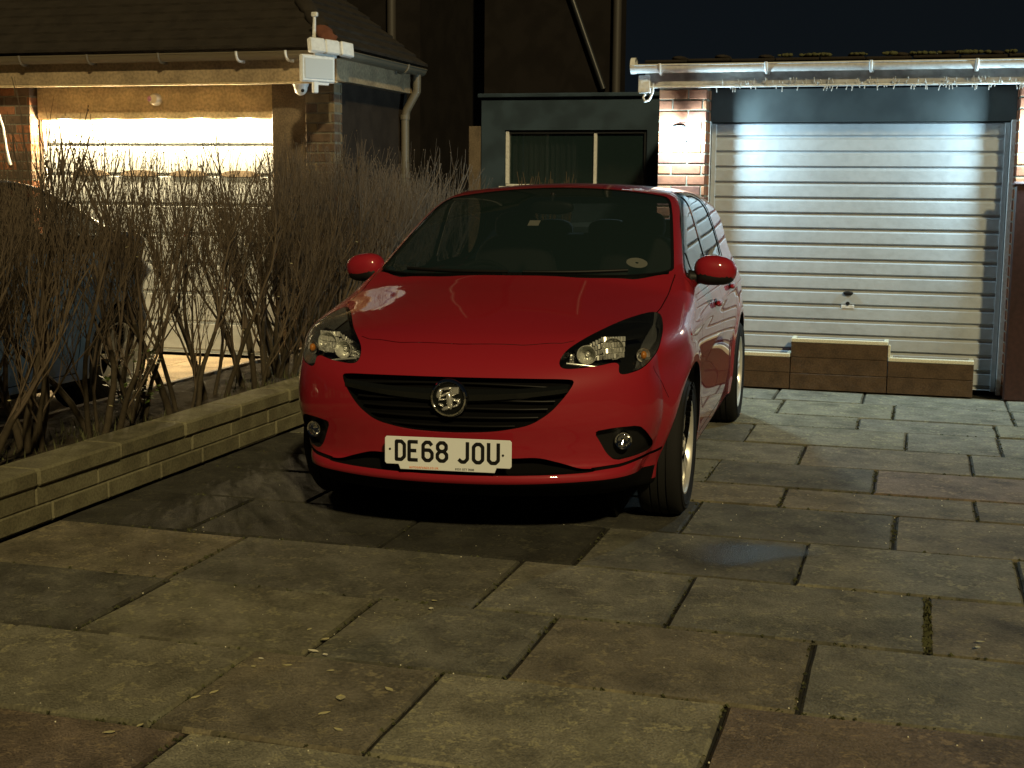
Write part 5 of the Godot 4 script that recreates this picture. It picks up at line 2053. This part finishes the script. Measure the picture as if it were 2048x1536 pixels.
	for k in 3:
		s = Soup.new()
		box(s, Vector3.ZERO, Vector3(.125, .105, .05), .008, Basis(Vector3.BACK, -.05) * Basis(Vector3.RIGHT, -.2) * Basis(Vector3.UP, .12 * (k - 1)))
		part("light_head", s, M.upvc_white, fl, Vector3(-.02 + .134 * k, .165 - .006 * k, .02))
	s = Soup.new()
	box(s, Vector3(.08, .10, -.01), Vector3(.2, .03, .02), .004)
	tube(s, PackedVector3Array([Vector3(.02, .06, -.02), Vector3(.1, .05, -.17), Vector3(.19, .04, -.27)]), PackedFloat32Array([.014, .014, .014]), 8)
	part("bracket", s, M.upvc_grey, fl)
	# dome camera under the fascia
	var dc := thing("dome_camera", "white dome security camera under the left garage's fascia", "camera", Vector3(-4.60, 2.17, -9.80))
	s = Soup.new()
	lathe(s, Vector3(0, .01, 0), Vector3.DOWN, PackedVector2Array([V(0, -.03), V(.06, -.03), V(.062, .0), V(.055, .02)]), 24)
	part("base", s, M.upvc_white, dc)
	s = Soup.new()
	blob(s, Vector3(.0, -.015, .0), Vector3(.052, .06, .052), 2.0, 22, 12)
	part("dome", s, M.upvc_white, dc)
	s = Soup.new()
	blob(s, Vector3(.03, -.04, .032), Vector3(.014, .014, .014), 2.0, 12, 8)
	part("camera_lens", s, M.black_gloss, dc)
	# round alarm sensor on the header of the left garage
	var al := thing("round_sensor", "round white sensor on the tan board over the lit garage door", "sensor", Vector3(-5.96, 2.085, -9.955))
	s = Soup.new()
	lathe(s, Vector3(.02, 0, 0), Vector3.BACK, PackedVector2Array([V(.05, 0), V(.05, .035), V(.035, .06), V(.0, .062)]), 28)
	part("case", s, M.sensor_white, al)
	s = Soup.new()
	blob(s, Vector3(-.012, .004, .052), Vector3(.024, .024, .016), 2.0, 16, 8)
	part("sensor_lens", s, M.sensor_pink, al)
	# white clip standing on the hip
	s = Soup.new()
	tube(s, PackedVector3Array([Vector3(0, 0, 0), Vector3(.004, .12, 0), Vector3(.01, .17, .01)]), PackedFloat32Array([.016, .014, .012]), 8)
	box(s, Vector3(.012, .18, .01), Vector3(.05, .035, .03), .006)
	single("roof_bracket", s, M.upvc_white, "small white upright bracket on the left garage's roof corner", "bracket", Vector3(-4.43, 2.50, -9.68))
	# wall lantern at the left picture edge
	var wl := thing("wall_lantern", "unlit white globe lantern on a curled bracket at the left picture edge", "lantern", Vector3(-7.40, 1.86, -9.85))
	s = Soup.new()
	tube(s, PackedVector3Array([Vector3(.13, -.30, .0), Vector3(.125, -.18, .03), Vector3(.115, .0, .05), Vector3(.09, .12, .07), Vector3(.04, .17, .09), Vector3(-.02, .14, .10), Vector3(-.03, .08, .10), Vector3(.0, .02, .10), Vector3(.04, -.02, .09)]), PackedFloat32Array([.016, .010, .010, .010, .011, .011, .011, .014, .014]), 8)
	part("scroll", s, M.upvc_white, wl)
	s = Soup.new()
	blob(s, Vector3(.0, -.10, .10), Vector3(.07, .065, .07), 2.0, 20, 12)
	part("globe", s, M.upvc_white, wl)
	# fallen leaves on the slabs
	var leaf := Soup.new()
	for k in 6:
		var u0 := k / 6.0
		var u1 := (k + 1) / 6.0
		var w0 := .0095 * sin(PI * pow(u0, .8))
		var w1 := .0095 * sin(PI * pow(u1, .8))
		var l0 := Vector3(lerpf(-.018, .018, u0), .003 + .003 * u0 * u0, 0)
		var l1 := Vector3(lerpf(-.018, .018, u1), .003 + .003 * u1 * u1, 0)
		for e in [-1.0, 1.0]:
			leaf.quad(l0, l1, l1 + Vector3(0, .0015, w1 * e), l0 + Vector3(0, .0015, w0 * e), Vector3.UP)
	var spots := [[-1.73, -3.81, 1.0], [-1.72, -3.7, 1.0], [-1.67, -3.68, 1.0], [-1.84, -3.59, 1.0], [-1.83, -3.52, 1.0], [-1.74, -3.56, 1.0], [-1.6, -3.56, 1.0], [-1.84, -3.3, 1.5], [-1.87, -3.25, 1.0], [-1.48, -3.36, 1.5], [-1.38, -3.47, 1.0], [-1.48, -3.25, 1.0], [-1.91, -3.03, 1.0], [-1.4, -3.16, 1.0], [-1.96, -2.96, 1.0], [-1.54, -4.3, 1.0], [-1.82, -3.89, 1.0], [0.24, -4.37, 1.0], [0.25, -4.43, 1.0], [-1.52, -4.21, 1.0]]
	for q in spots:
		var at := Vector3(q[0], 0, q[1])
		var big: float = q[2]
		var l := single("fallen_leaf", leaf, M.leaf_pale if rng.randf() < .35 else M.leaf_yellow, "small pale fallen leaf lying on the slabs", "leaf", at + Vector3(0, .004, 0), "fallen leaves on the slabs")
		l.rotation.y = rng.randf() * TAU
		l.scale = Vector3.ONE * big * rng.randf_range(.55, 1.0)
